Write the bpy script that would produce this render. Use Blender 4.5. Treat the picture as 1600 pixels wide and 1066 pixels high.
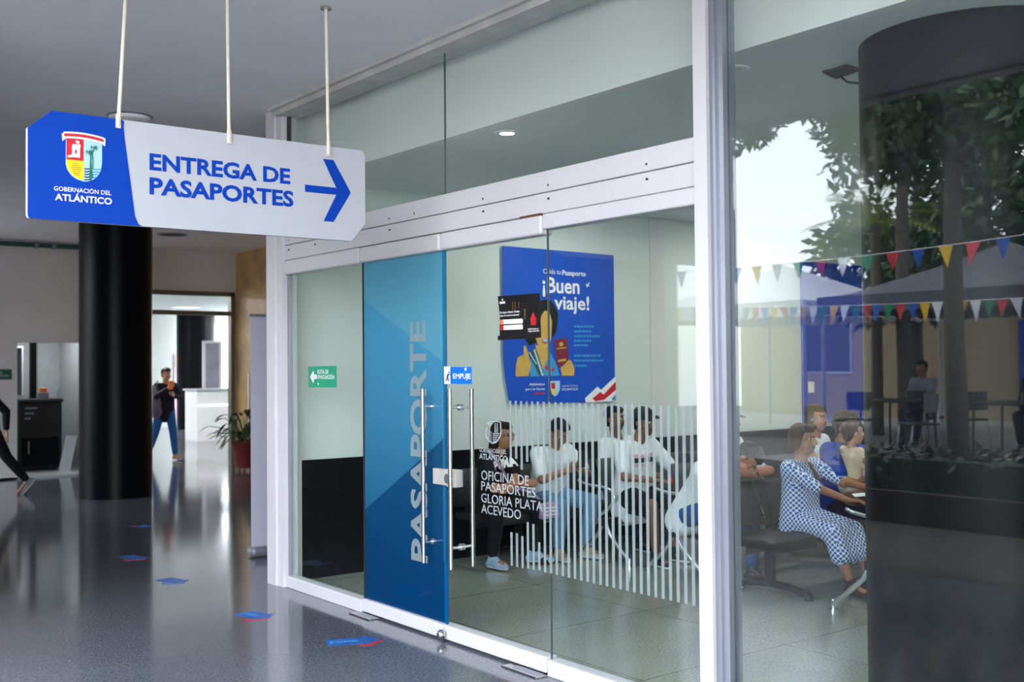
import bpy, bmesh, math, random
from mathutils import Vector, Matrix, Euler
from mathutils.bvhtree import BVHTree

# ------------------------------------------------------------------ clear
for _o in list(bpy.data.objects):
    bpy.data.objects.remove(_o, do_unlink=True)
S = bpy.context.scene
COL = S.collection
V = Vector
R = math.radians

# ------------------------------------------------------------------ camera
FPX, YAW, PITCH, ROLL, EYE = 1722.9, 0.657342, 0.0227983, -0.0088042, 1.6
_fw = V((math.sin(YAW) * math.cos(PITCH), math.cos(YAW) * math.cos(PITCH), math.sin(PITCH)))
_rt = V((math.cos(YAW), -math.sin(YAW), 0))
_up = _rt.cross(_fw)
CR = math.cos(ROLL) * _rt + math.sin(ROLL) * _up
CU = -math.sin(ROLL) * _rt + math.cos(ROLL) * _up
cam_d = bpy.data.cameras.new('camera')
cam = bpy.data.objects.new('camera', cam_d)
COL.objects.link(cam)
cam.matrix_world = Matrix(((CR.x, CU.x, -_fw.x, 0), (CR.y, CU.y, -_fw.y, 0), (CR.z, CU.z, -_fw.z, EYE), (0, 0, 0, 1)))
cam_d.sensor_width = 36
cam_d.sensor_fit = 'HORIZONTAL'
cam_d.lens = FPX / 1600 * 36
cam_d.dof.use_dof = True
cam_d.dof.focus_distance = 6.3
cam_d.dof.aperture_fstop = 2.8
cam_d.clip_start = 0.05
cam_d.clip_end = 300
S.camera = cam

# ------------------------------------------------------------------ world, sun, exposure
S.view_settings.view_transform = 'Standard'
S.view_settings.look = 'None'
S.view_settings.gamma = 1
S.view_settings.use_curve_mapping = False
S.view_settings.exposure = 0.83
S.cycles.transparent_max_bounces = 24
S.cycles.max_bounces = 10
S.cycles.sample_clamp_indirect = 6
S.cycles.caustics_reflective = False
S.cycles.caustics_refractive = False
W = bpy.data.worlds.new('world')
S.world = W
W.use_nodes = True
wn = W.node_tree
wn.nodes.clear()
_sky = wn.nodes.new('ShaderNodeTexSky')
_sky.sky_type = 'NISHITA'
_sky.sun_disc = False
_sky.sun_elevation = R(58)
_sky.sun_rotation = R(195)
_sky.air_density = 1.0
_sky.dust_density = 3.0
_mixw = wn.nodes.new('ShaderNodeMix')
_mixw.data_type = 'RGBA'
_mixw.inputs[0].default_value = 0.55
_mixw.inputs[7].default_value = (9, 9.3, 9.8, 1)
wn.links.new(_sky.outputs[0], _mixw.inputs[6])
_bg = wn.nodes.new('ShaderNodeBackground')
_bg.inputs[1].default_value = 0.95
_wo = wn.nodes.new('ShaderNodeOutputWorld')
wn.links.new(_mixw.outputs[2], _bg.inputs[0])
wn.links.new(_bg.outputs[0], _wo.inputs[0])


def lamp(name, typ, loc, energy, color=(1, 1, 1), size=0.1, rot=(0, 0, 0), parent=None, spread=None, size_y=None, spot=None):
    d = bpy.data.lights.new(name, typ)
    d.energy = energy
    d.color = color
    if typ == 'AREA':
        d.size = size
        d.shape = 'DISK'
        if size_y:
            d.shape = 'RECTANGLE'
            d.size_y = size_y
        if spread:
            d.spread = spread
    elif typ == 'SUN':
        d.angle = R(0.6)
    else:
        d.shadow_soft_size = size
        if typ == 'SPOT':
            d.spot_size = spot or R(120)
            d.spot_blend = 0.6
    o = bpy.data.objects.new(name, d)
    COL.objects.link(o)
    o.rotation_euler = rot
    if parent:
        o.parent = parent
        o.location = V(loc) - worg(parent)
    else:
        o.location = loc
    return o


def worg(o):
    p = V((0, 0, 0))
    while o:
        p += o.location
        o = o.parent
    return p


# the sun stands high behind the office, it reaches the courtyard but not the arcade
_sd = V((-0.15, -0.55, -0.80))
_sun = lamp('sun', 'SUN', (0, 0, 20), 4.5, (1, 0.95, 0.86))
_sun.rotation_euler = _sd.to_track_quat('-Z', 'Y').to_euler()


# ------------------------------------------------------------------ pixel helpers: where a sight line meets a real plane
def ray(x, y):
    return _fw + (x - 800) / FPX * CR - (y - 533) / FPX * CU


def onX(x, y, a):
    d = ray(x, y)
    return d * (a / d.x) + V((0, 0, EYE))


def onY(x, y, b):
    d = ray(x, y)
    return d * (b / d.y) + V((0, 0, EYE))


def onZ(x, y, z):
    d = ray(x, y)
    return d * ((z - EYE) / d.z) + V((0, 0, EYE))


# ------------------------------------------------------------------ materials
def lin(c):
    return tuple(((v / 255) / 12.92 if v / 255 <= 0.04045 else ((v / 255 + 0.055) / 1.055) ** 2.4) for v in c)


def N(nt, t, **kw):
    n = nt.nodes.new(t)
    for k, v in kw.items():
        setattr(n, k, v)
    return n


def mat(name, rgb, rough=0.5, metal=0.0, var=0.06, scale=8, bump=0.0, bscale=60, spec=0.5, coat=0.0):
    m = bpy.data.materials.new(name)
    m.use_nodes = True
    nt = m.node_tree
    b = nt.nodes['Principled BSDF']
    c = lin(rgb)
    tc = N(nt, 'ShaderNodeTexCoord')
    nz = N(nt, 'ShaderNodeTexNoise')
    nz.inputs['Scale'].default_value = scale
    nz.inputs['Detail'].default_value = 4
    nt.links.new(tc.outputs['Object'], nz.inputs['Vector'])
    rp = N(nt, 'ShaderNodeValToRGB')
    rp.color_ramp.elements[0].position = 0.3
    rp.color_ramp.elements[1].position = 0.7
    rp.color_ramp.elements[0].color = tuple(max(0, v * (1 - var)) for v in c) + (1,)
    rp.color_ramp.elements[1].color = tuple(min(1, v * (1 + var)) for v in c) + (1,)
    nt.links.new(nz.outputs[0], rp.inputs[0])
    nt.links.new(rp.outputs[0], b.inputs['Base Color'])
    b.inputs['Roughness'].default_value = rough
    b.inputs['Metallic'].default_value = metal
    b.inputs['Specular IOR Level'].default_value = spec
    b.inputs['Coat Weight'].default_value = coat
    if bump:
        n2 = N(nt, 'ShaderNodeTexNoise')
        n2.inputs['Scale'].default_value = bscale
        nt.links.new(tc.outputs['Object'], n2.inputs['Vector'])
        bp = N(nt, 'ShaderNodeBump')
        bp.inputs['Strength'].default_value = bump
        bp.inputs['Distance'].default_value = 0.02
        nt.links.new(n2.outputs[0], bp.inputs['Height'])
        nt.links.new(bp.outputs[0], b.inputs['Normal'])
    return m


def emis(name, rgb, strength):
    m = bpy.data.materials.new(name)
    m.use_nodes = True
    nt = m.node_tree
    nt.nodes.clear()
    e = N(nt, 'ShaderNodeEmission')
    e.inputs[0].default_value = lin(rgb) + (1,)
    e.inputs[1].default_value = strength
    o = N(nt, 'ShaderNodeOutputMaterial')
    nt.links.new(e.outputs[0], o.inputs[0])
    return m


def schlick(nt, r0):
    g = N(nt, 'ShaderNodeNewGeometry')
    d = N(nt, 'ShaderNodeVectorMath', operation='DOT_PRODUCT')
    nt.links.new(g.outputs['Normal'], d.inputs[0])
    nt.links.new(g.outputs['Incoming'], d.inputs[1])
    a = N(nt, 'ShaderNodeMath', operation='ABSOLUTE')
    nt.links.new(d.outputs['Value'], a.inputs[0])
    s = N(nt, 'ShaderNodeMath', operation='SUBTRACT')
    s.inputs[0].default_value = 1
    nt.links.new(a.outputs[0], s.inputs[1])
    p = N(nt, 'ShaderNodeMath', operation='POWER')
    p.inputs[1].default_value = 5
    nt.links.new(s.outputs[0], p.inputs[0])
    m = N(nt, 'ShaderNodeMath', operation='MULTIPLY_ADD')
    m.inputs[1].default_value = 1 - r0
    m.inputs[2].default_value = r0
    nt.links.new(p.outputs[0], m.inputs[0])
    return m.outputs[0]


def glass(name, tint, r0=0.05, film=None, film_amt=0.0):
    m = bpy.data.materials.new(name)
    m.use_nodes = True
    nt = m.node_tree
    nt.nodes.clear()
    t = N(nt, 'ShaderNodeBsdfTransparent')
    t.inputs[0].default_value = tuple(tint) + (1,)
    body = t.outputs[0]
    if film:
        tc = N(nt, 'ShaderNodeTexCoord')
        sx = N(nt, 'ShaderNodeSeparateXYZ')
        nt.links.new(tc.outputs['Object'], sx.inputs[0])
        rp = N(nt, 'ShaderNodeValToRGB')
        rp.color_ramp.elements[0].color = lin(film[0]) + (1,)
        rp.color_ramp.elements[1].color = lin(film[1]) + (1,)
        mm = N(nt, 'ShaderNodeMath', operation='MULTIPLY')
        mm.inputs[1].default_value = 1 / 2.3
        nt.links.new(sx.outputs[2], mm.inputs[0])
        nt.links.new(mm.outputs[0], rp.inputs[0])
        rp.color_ramp.elements[0].position = 0.12
        rp.color_ramp.elements[1].position = 0.8
        if len(film) > 2:
            # facets in the film colour: a pale slanted field above, a deep blue one below
            def facet(slope, z0, sign):
                a_ = N(nt, 'ShaderNodeMath', operation='MULTIPLY_ADD')
                a_.inputs[1].default_value = -slope
                nt.links.new(sx.outputs[1], a_.inputs[0])
                nt.links.new(sx.outputs[2], a_.inputs[2])
                g_ = N(nt, 'ShaderNodeMath', operation='GREATER_THAN' if sign > 0 else 'LESS_THAN')
                nt.links.new(a_.outputs[0], g_.inputs[0])
                g_.inputs[1].default_value = z0
                return g_.outputs[0]
            cur = rp.outputs[0]
            for slope, z0, sign, colr, am in film[2]:
                fm_ = N(nt, 'ShaderNodeMix', data_type='RGBA')
                fa = N(nt, 'ShaderNodeMath', operation='MULTIPLY')
                fa.inputs[1].default_value = am
                nt.links.new(facet(slope, z0, sign), fa.inputs[0])
                nt.links.new(fa.outputs[0], fm_.inputs[0])
                nt.links.new(cur, fm_.inputs[6])
                fm_.inputs[7].default_value = lin(colr) + (1,)
                cur = fm_.outputs[2]
            rpo = cur
        else:
            rpo = rp.outputs[0]
        df = N(nt, 'ShaderNodeBsdfDiffuse')
        nt.links.new(rpo, df.inputs[0])
        nt.links.new(rpo, t.inputs[0])
        mx = N(nt, 'ShaderNodeMixShader')
        mx.inputs[0].default_value = film_amt
        nt.links.new(t.outputs[0], mx.inputs[1])
        nt.links.new(df.outputs[0], mx.inputs[2])
        body = mx.outputs[0]
    g = N(nt, 'ShaderNodeBsdfGlossy')
    g.inputs['Roughness'].default_value = 0.0
    g.inputs[0].default_value = (1, 1, 1, 1)
    ms = N(nt, 'ShaderNodeMixShader')
    nt.links.new(schlick(nt, r0), ms.inputs[0])
    nt.links.new(body, ms.inputs[1])
    nt.links.new(g.outputs[0], ms.inputs[2])
    o = N(nt, 'ShaderNodeOutputMaterial')
    nt.links.new(ms.outputs[0], o.inputs[0])
    return m


def veil(name, rgb, amt):
    """printed or frosted vinyl: partly see-through"""
    m = bpy.data.materials.new(name)
    m.use_nodes = True
    nt = m.node_tree
    nt.nodes.clear()
    t = N(nt, 'ShaderNodeBsdfTransparent')
    d = N(nt, 'ShaderNodeBsdfDiffuse')
    d.inputs[0].default_value = lin(rgb) + (1,)
    tl = N(nt, 'ShaderNodeBsdfTranslucent')
    tl.inputs[0].default_value = lin(rgb) + (1,)
    m0 = N(nt, 'ShaderNodeMixShader')
    m0.inputs[0].default_value = 0.35
    nt.links.new(d.outputs[0], m0.inputs[1])
    nt.links.new(tl.outputs[0], m0.inputs[2])
    m1 = N(nt, 'ShaderNodeMixShader')
    m1.inputs[0].default_value = amt
    nt.links.new(t.outputs[0], m1.inputs[1])
    nt.links.new(m0.outputs[0], m1.inputs[2])
    o = N(nt, 'ShaderNodeOutputMaterial')
    nt.links.new(m1.outputs[0], o.inputs[0])
    return m


def terrazzo(name, base, dark, light, rough, tile=None, joint=None, spec=0.8):
    m = bpy.data.materials.new(name)
    m.use_nodes = True
    nt = m.node_tree
    b = nt.nodes['Principled BSDF']
    tc = N(nt, 'ShaderNodeTexCoord')
    v1 = N(nt, 'ShaderNodeTexNoise')
    v1.inputs['Scale'].default_value = 70
    v1.inputs['Detail'].default_value = 3
    v1.inputs['Roughness'].default_value = 0.7
    nt.links.new(tc.outputs['Object'], v1.inputs['Vector'])
    rp = N(nt, 'ShaderNodeValToRGB')
    e = rp.color_ramp.elements
    e[0].position = 0.33
    e[0].color = lin(dark) + (1,)
    e[1].position = 0.47
    e[1].color = lin(base) + (1,)
    k = rp.color_ramp.elements.new(0.58)
    k.color = lin(base) + (1,)
    k = rp.color_ramp.elements.new(0.7)
    k.color = lin(light) + (1,)
    nt.links.new(v1.outputs[0], rp.inputs[0])
    n2 = N(nt, 'ShaderNodeTexNoise')
    n2.inputs['Scale'].default_value = 0.9
    n2.inputs['Detail'].default_value = 5
    nt.links.new(tc.outputs['Object'], n2.inputs['Vector'])
    mr = N(nt, 'ShaderNodeMapRange')
    mr.inputs[1].default_value = 0.3
    mr.inputs[2].default_value = 0.7
    mr.inputs[3].default_value = 0.88
    mr.inputs[4].default_value = 1.08
    nt.links.new(n2.outputs[0], mr.inputs[0])
    mx = N(nt, 'ShaderNodeMix', data_type='RGBA', blend_type='MULTIPLY')
    mx.inputs[0].default_value = 1
    nt.links.new(rp.outputs[0], mx.inputs[6])
    nt.links.new(mr.outputs[0], mx.inputs[7])
    out = mx.outputs[2]
    if tile:
        sx = N(nt, 'ShaderNodeSeparateXYZ')
        nt.links.new(tc.outputs['Object'], sx.inputs[0])
        fs = []
        for ax, off in ((0, tile[1]), (1, tile[2])):
            a = N(nt, 'ShaderNodeMath', operation='SUBTRACT')
            a.inputs[1].default_value = off
            nt.links.new(sx.outputs[ax], a.inputs[0])
            w = N(nt, 'ShaderNodeMath', operation='PINGPONG')
            w.inputs[1].default_value = tile[0] / 2
            nt.links.new(a.outputs[0], w.inputs[0])
            l = N(nt, 'ShaderNodeMath', operation='LESS_THAN')
            l.inputs[1].default_value = 0.0035
            nt.links.new(w.outputs[0], l.inputs[0])
            fs.append(l.outputs[0])
        mxx = N(nt, 'ShaderNodeMath', operation='MAXIMUM')
        nt.links.new(fs[0], mxx.inputs[0])
        nt.links.new(fs[1], mxx.inputs[1])
        m2 = N(nt, 'ShaderNodeMix', data_type='RGBA')
        nt.links.new(mxx.outputs[0], m2.inputs[0])
        nt.links.new(out, m2.inputs[6])
        m2.inputs[7].default_value = lin(joint) + (1,)
        out = m2.outputs[2]
    nt.links.new(out, b.inputs['Base Color'])
    n3 = N(nt, 'ShaderNodeMapRange')
    n3.inputs[3].default_value = rough * 0.8
    n3.inputs[4].default_value = rough * 1.3
    nt.links.new(n2.outputs[0], n3.inputs[0])
    nt.links.new(n3.outputs[0], b.inputs['Roughness'])
    b.inputs['Specular IOR Level'].default_value = spec
    return m


def dots(name, bg, fg, pitch=0.036, rad=0.0105):
    m = bpy.data.materials.new(name)
    m.use_nodes = True
    nt = m.node_tree
    b = nt.nodes['Principled BSDF']
    b.inputs['Roughness'].default_value = 0.8
    tc = N(nt, 'ShaderNodeTexCoord')
    sx = N(nt, 'ShaderNodeSeparateXYZ')
    nt.links.new(tc.outputs['Object'], sx.inputs[0])
    sn = N(nt, 'ShaderNodeSeparateXYZ')
    nt.links.new(tc.outputs['Normal'], sn.inputs[0])

    def absn(i):
        a = N(nt, 'ShaderNodeMath', operation='ABSOLUTE')
        nt.links.new(sn.outputs[i], a.inputs[0])
        return a.outputs[0]

    def cmp_(a, bv):
        g = N(nt, 'ShaderNodeMath', operation='GREATER_THAN')
        nt.links.new(a, g.inputs[0])
        g.inputs[1].default_value = bv
        return g.outputs[0]
    flat = cmp_(absn(2), 0.72)
    side = cmp_(absn(0), 0.72)

    def mixf(f, a, bb):
        x = N(nt, 'ShaderNodeMix', data_type='FLOAT')
        nt.links.new(f, x.inputs[0])
        nt.links.new(a, x.inputs[2])
        nt.links.new(bb, x.inputs[3])
        return x.outputs[0]
    u = mixf(side, sx.outputs[0], sx.outputs[1])
    v = mixf(flat, sx.outputs[2], sx.outputs[1])

    def cell(off):
        ds = []
        for s in (u, v):
            a = N(nt, 'ShaderNodeMath', operation='ADD')
            a.inputs[1].default_value = off + 10 * pitch
            nt.links.new(s, a.inputs[0])
            p = N(nt, 'ShaderNodeMath', operation='PINGPONG')
            p.inputs[1].default_value = pitch / 2
            nt.links.new(a.outputs[0], p.inputs[0])
            q = N(nt, 'ShaderNodeMath', operation='POWER')
            q.inputs[1].default_value = 2
            nt.links.new(p.outputs[0], q.inputs[0])
            ds.append(q.outputs[0])
        s = N(nt, 'ShaderNodeMath', operation='ADD')
        nt.links.new(ds[0], s.inputs[0])
        nt.links.new(ds[1], s.inputs[1])
        l = N(nt, 'ShaderNodeMath', operation='LESS_THAN')
        l.inputs[1].default_value = rad * rad
        nt.links.new(s.outputs[0], l.inputs[0])
        return l.outputs[0]
    mm = N(nt, 'ShaderNodeMath', operation='MAXIMUM')
    nt.links.new(cell(0), mm.inputs[0])
    nt.links.new(cell(pitch / 2), mm.inputs[1])
    mx = N(nt, 'ShaderNodeMix', data_type='RGBA')
    nt.links.new(mm.outputs[0], mx.inputs[0])
    mx.inputs[6].default_value = lin(bg) + (1,)
    mx.inputs[7].default_value = lin(fg) + (1,)
    nt.links.new(mx.outputs[2], b.inputs['Base Color'])
    return m


M = {}
M['paint'] = mat('white paint', (214, 213, 216), 0.6, var=0.03, scale=2, bump=0.05)
M['alum'] = mat('white lacquered aluminium', (210, 208, 212), 0.35, var=0.02, scale=3)
M['metal'] = mat('grey aluminium', (150, 154, 165), 0.35, 0.6, var=0.04)
M['ceil'] = mat('ceiling paint', (240, 240, 244), 0.85, var=0.035, scale=1.3, bump=0.06)
M['soffit'] = mat('office ceiling paint', (226, 230, 228), 0.85, var=0.02, scale=1.5)
M['fascia'] = mat('fascia paint', (236, 236, 234), 0.8, var=0.015, scale=1.5)
M['officewall'] = mat('office wall paint', (212, 219, 214), 0.7, var=0.02, scale=1.5)
M['corrwall'] = mat('corridor wall paint', (216, 213, 212), 0.8, var=0.05, scale=1.2)
M['dado'] = mat('black dado board', (13, 14, 17), 0.4, var=0.15, spec=0.12)
M['column'] = mat('black gloss paint on column', (9, 10, 15), 0.34, var=0.12, scale=3, bump=0.05, bscale=25, spec=0.08)
M['brown'] = mat('brown stone cladding', (190, 150, 98), 0.45, var=0.35, scale=2.2, bump=0.15)
M['steel'] = mat('brushed steel', (190, 188, 184), 0.25, 1.0, var=0.04)
M['lockmetal'] = mat('pale lock metal', (206, 200, 196), 0.35, 0.3, var=0.04)
M['chrome'] = mat('chrome', (235, 238, 242), 0.2, 0.9, var=0.02)
M['black'] = mat('black plastic', (18, 18, 20), 0.4, var=0.1)
M['blackseat'] = mat('black seat padding', (15, 16, 19), 0.55, var=0.12, bump=0.05)
M['greyseat'] = mat('grey mesh seat', (66, 72, 76), 0.45, 0.3, var=0.1, scale=60)
M['rubber'] = mat('dark gasket', (32, 34, 38), 0.6)
M['blue'] = mat('sign blue', (0, 60, 164), 0.5, var=0.03, spec=0.2)
M['stickerblue'] = mat('sticker blue', (0, 112, 226), 0.5, var=0.02)
M['arrowblue'] = mat('floor sticker blue', (14, 88, 172), 0.4, var=0.08, scale=12)
M['signwhite'] = mat('sign white', (180, 182, 190), 0.5, var=0.02, spec=0.3)
M['white'] = mat('white vinyl', (236, 236, 238), 0.5, var=0.02)
M['red'] = mat('red vinyl', (196, 28, 44), 0.5)
M['yellow'] = mat('yellow vinyl', (244, 208, 20), 0.5)
M['palesky'] = mat('pale blue vinyl', (168, 208, 235), 0.5)
M['green'] = mat('green vinyl', (10, 112, 78), 0.5)
M['navy'] = mat('navy vinyl', (12, 32, 84), 0.5)
M['cyan'] = mat('light blue vinyl', (60, 150, 210), 0.5)
M['posterblue'] = mat('poster blue', (0, 78, 190), 0.5, var=0.05, scale=3)
M['bannerblue'] = mat('deep blue paint', (0, 52, 170), 0.5, var=0.05, scale=3)
M['evac'] = mat('evacuation green', (0, 160, 116), 0.5)
M['darkgreen'] = mat('dark green', (20, 84, 58), 0.5)
M['pipe'] = mat('green pipe paint', (34, 82, 74), 0.5)
M['ivory'] = mat('ivory rod paint', (222, 214, 196), 0.45)
M['floor'] = terrazzo('polished grey terrazzo', (100, 104, 112), (60, 64, 72), (142, 145, 150), 0.1, (3.4, 3.9, 1.3), (112, 114, 120))
M['floorin'] = terrazzo('office terrazzo tile', (152, 158, 148), (108, 112, 104), (190, 194, 184), 0.14, (1.13, 5.08, 4.06), (84, 88, 82))
M['paving'] = mat('courtyard paving', (122, 120, 116), 0.8, var=0.12, scale=3)
M['glass'] = glass('clear green tinted glass', (0.93, 0.966, 0.957), 0.042)
M['glassdoor'] = glass('door glass', (0.93, 0.966, 0.957), 0.02)
M['film'] = glass('blue film on glass', (0.2, 0.45, 0.7), 0.025, ((0, 84, 134), (92, 178, 212), ((0.447, 2.04, 1, (128, 196, 216), 0.6), (-0.553, 0.67, -1, (0, 60, 116), 0.7))), 0.55)
M['frost'] = veil('frosted white vinyl', (174, 187, 188), 0.6)
M['letterv'] = veil('white cut vinyl', (206, 216, 220), 0.72)
M['paspv'] = veil('pale lettering on the film', (178, 192, 190), 0.7)
M['ledon'] = emis('lit led lens', (255, 252, 240), 14)
M['ledoff'] = mat('unlit lens', (205, 214, 210), 0.4)
M['leaf'] = mat('leaf green', (44, 74, 34), 0.45, var=0.4, scale=5)
M['leaflight'] = mat('yellow palm green', (128, 150, 44), 0.45, var=0.3, scale=5)
M['hedge'] = mat('dark hedge green', (30, 46, 26), 0.6, var=0.4, scale=8)
M['bark'] = mat('bark', (84, 74, 66), 0.85, var=0.3, scale=14, bump=0.3)
M['pot'] = mat('dark red pot', (112, 40, 40), 0.5, var=0.15)
M['soil'] = mat('soil', (50, 38, 30), 0.9, var=0.3)
M['beige'] = mat('beige render', (156, 138, 108), 0.8, var=0.06, scale=1)
M['canvas'] = mat('white canopy cloth', (214, 216, 220), 0.8, var=0.05)
M['greycanvas'] = mat('grey canopy cloth', (84, 86, 96), 0.8, var=0.08)
M['banner'] = mat('pale lilac banner cloth', (178, 176, 194), 0.7, var=0.03)
M['board'] = mat('white board', (206, 212, 218), 0.45)
M['orange'] = mat('orange plastic', (236, 120, 50), 0.5)
M['windowdark'] = mat('dark window glass', (26, 32, 40), 0.12)
M['wood'] = mat('brown wood', (96, 66, 42), 0.5, var=0.2)

# ------------------------------------------------------------------ mesh builder


class MB:
    def __init__(self):
        self.bm = bmesh.new()

    def box(self, a, b, mi=0):
        x0, y0, z0 = (min(a[i], b[i]) for i in range(3))
        x1, y1, z1 = (max(a[i], b[i]) for i in range(3))
        vs = [self.bm.verts.new(p) for p in ((x0, y0, z0), (x1, y0, z0), (x1, y1, z0), (x0, y1, z0), (x0, y0, z1), (x1, y0, z1), (x1, y1, z1), (x0, y1, z1))]
        for f in ((0, 3, 2, 1), (4, 5, 6, 7), (0, 1, 5, 4), (1, 2, 6, 5), (2, 3, 7, 6), (3, 0, 4, 7)):
            self.bm.faces.new([vs[i] for i in f]).material_index = mi
        return self

    def rbox(self, a, b, r=0.01, seg=2, mi=0):
        t = bmesh.new()
        x0, y0, z0 = (min(a[i], b[i]) for i in range(3))
        x1, y1, z1 = (max(a[i], b[i]) for i in range(3))
        bmesh.ops.create_cube(t, size=1, matrix=Matrix.Translation(((x0 + x1) / 2, (y0 + y1) / 2, (z0 + z1) / 2)) @ Matrix.Diagonal((x1 - x0, y1 - y0, z1 - z0, 1)))
        bmesh.ops.bevel(t, geom=t.edges[:], offset=r, segments=seg, profile=0.5, affect='EDGES')
        self._merge(t, mi)
        return self

    def _merge(self, t, mi=0):
        for f in t.faces:
            f.material_index = mi
        me = bpy.data.meshes.new('tmp')
        t.to_mesh(me)
        t.free()
        self.bm.from_mesh(me)
        bpy.data.meshes.remove(me)

    def cyl(self, a, b, r, r2=None, seg=16, caps=True, mi=0):
        a, b = V(a), V(b)
        r2 = r if r2 is None else r2
        d = (b - a).normalized()
        u = d.orthogonal().normalized()
        w = d.cross(u)
        A, B = [], []
        for i in range(seg):
            t = 2 * math.pi * i / seg
            o = math.cos(t) * u + math.sin(t) * w
            A.append(self.bm.verts.new(a + o * r))
            B.append(self.bm.verts.new(b + o * r2))
        for i in range(seg):
            j = (i + 1) % seg
            self.bm.faces.new((A[i], A[j], B[j], B[i])).material_index = mi
        if caps:
            self.bm.faces.new(A[::-1]).material_index = mi
            self.bm.faces.new(B).material_index = mi
        return self

    def tube(self, pts, r, seg=8, mi=0, taper=None):
        pts = [V(p) for p in pts]
        rings = []
        n = len(pts)
        u = None
        for k, p in enumerate(pts):
            d = (pts[min(k + 1, n - 1)] - pts[max(k - 1, 0)]).normalized()
            if u is None:
                u = d.orthogonal().normalized()
            else:
                u = (u - d * u.dot(d)).normalized()
            w = d.cross(u)
            rr = r if taper is None else r + (taper - r) * k / (n - 1)
            rings.append([self.bm.verts.new(p + (math.cos(2 * math.pi * i / seg) * u + math.sin(2 * math.pi * i / seg) * w) * rr) for i in range(seg)])
        for k in range(n - 1):
            for i in range(seg):
                j = (i + 1) % seg
                self.bm.faces.new((rings[k][i], rings[k][j], rings[k + 1][j], rings[k + 1][i])).material_index = mi
        self.bm.faces.new(rings[0][::-1]).material_index = mi
        self.bm.faces.new(rings[-1]).material_index = mi
        return self

    def ball(self, c, r, rot=None, seg=14, mi=0):
        r = (r, r, r) if not hasattr(r, '__len__') else r
        t = bmesh.new()
        m = Matrix.Translation(V(c)) @ (rot.to_4x4() if rot else Matrix.Identity(4)) @ Matrix.Diagonal((r[0], r[1], r[2], 1))
        bmesh.ops.create_uvsphere(t, u_segments=seg, v_segments=max(6, seg * 2 // 3), radius=1, matrix=m)
        self._merge(t, mi)
        return self

    def cap(self, a, b, ra, rb, seg=12):
        """round cone"""
        a, b = V(a), V(b)
        self.ball(a, ra, seg=seg)
        self.ball(b, rb, seg=seg)
        if (b - a).length > 1e-4:
            self.cyl(a, b, ra, rb, seg)
        return self

    def slab(self, pts, n, d, mi=0):
        """polygon pushed out along n by d"""
        n = V(n)
        A = [V(p) for p in pts]
        nn = V((0, 0, 0))
        for i in range(len(A)):
            p, q = A[i], A[(i + 1) % len(A)]
            nn += p.cross(q)
        if nn.dot(n) < 0:
            A = A[::-1]
        a = [self.bm.verts.new(p) for p in A]
        b = [self.bm.verts.new(p + n * d) for p in A]
        self.bm.faces.new(b).material_index = mi
        self.bm.faces.new(a[::-1]).material_index = mi
        for i in range(len(a)):
            j = (i + 1) % len(a)
            self.bm.faces.new((a[i], a[j], b[j], b[i])).material_index = mi
        return self

    def lathe(self, prof, c=(0, 0, 0), seg=24, mi=0):
        c = V(c)
        rings = []
        for r, z in prof:
            rings.append([self.bm.verts.new(c + V((r * math.cos(2 * math.pi * i / seg), r * math.sin(2 * math.pi * i / seg), z))) for i in range(seg)])
        for k in range(len(prof) - 1):
            for i in range(seg):
                j = (i + 1) % seg
                self.bm.faces.new((rings[k][i], rings[k][j], rings[k + 1][j], rings[k + 1][i])).material_index = mi
        self.bm.faces.new(rings[0][::-1]).material_index = mi
        self.bm.faces.new(rings[-1]).material_index = mi
        return self

    def face(self, pts, mi=0):
        self.bm.faces.new([self.bm.verts.new(V(p)) for p in pts]).material_index = mi
        return self

    def build(self, name, mats, parent=None, smooth=False, origin=None, angle=None):
        if parent is not None:
            o0 = worg(parent)
        elif origin is not None:
            o0 = V(origin)
        else:
            xs = [v.co for v in self.bm.verts]
            o0 = V(((min(p.x for p in xs) + max(p.x for p in xs)) / 2, (min(p.y for p in xs) + max(p.y for p in xs)) / 2, min(p.z for p in xs)))
        for v in self.bm.verts:
            v.co -= o0
        me = bpy.data.meshes.new(name)
        self.bm.to_mesh(me)
        self.bm.free()
        for m_ in (mats if isinstance(mats, (list, tuple)) else [mats]):
            me.materials.append(m_)
        if smooth:
            for p in me.polygons:
                p.use_smooth = True
            if angle:
                me.set_sharp_from_angle(angle=R(angle))
        o = bpy.data.objects.new(name, me)
        COL.objects.link(o)
        if parent is not None:
            o.parent = parent
        else:
            o.location = o0
        return o


def empty(name, loc, label=None, cat=None, group=None):
    o = bpy.data.objects.new(name, None)
    o.empty_display_size = 0.1
    COL.objects.link(o)
    o.location = loc
    if label:
        tag(o, label, cat, group)
    return o


def tag(o, label, cat, group=None):
    o['label'] = label
    o['category'] = cat
    if group:
        o['group'] = group
    return o


def struct(o):
    o['kind'] = 'structure'
    return o


def copy_tree(o, parent=None):
    c = o.copy()
    COL.objects.link(c)
    if parent is not None:
        c.parent = parent
    for ch in [x for x in bpy.data.objects if x.parent == o]:
        copy_tree(ch, c)
    return c


# ------------------------------------------------------------------ lettering
_tc = {}


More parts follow.
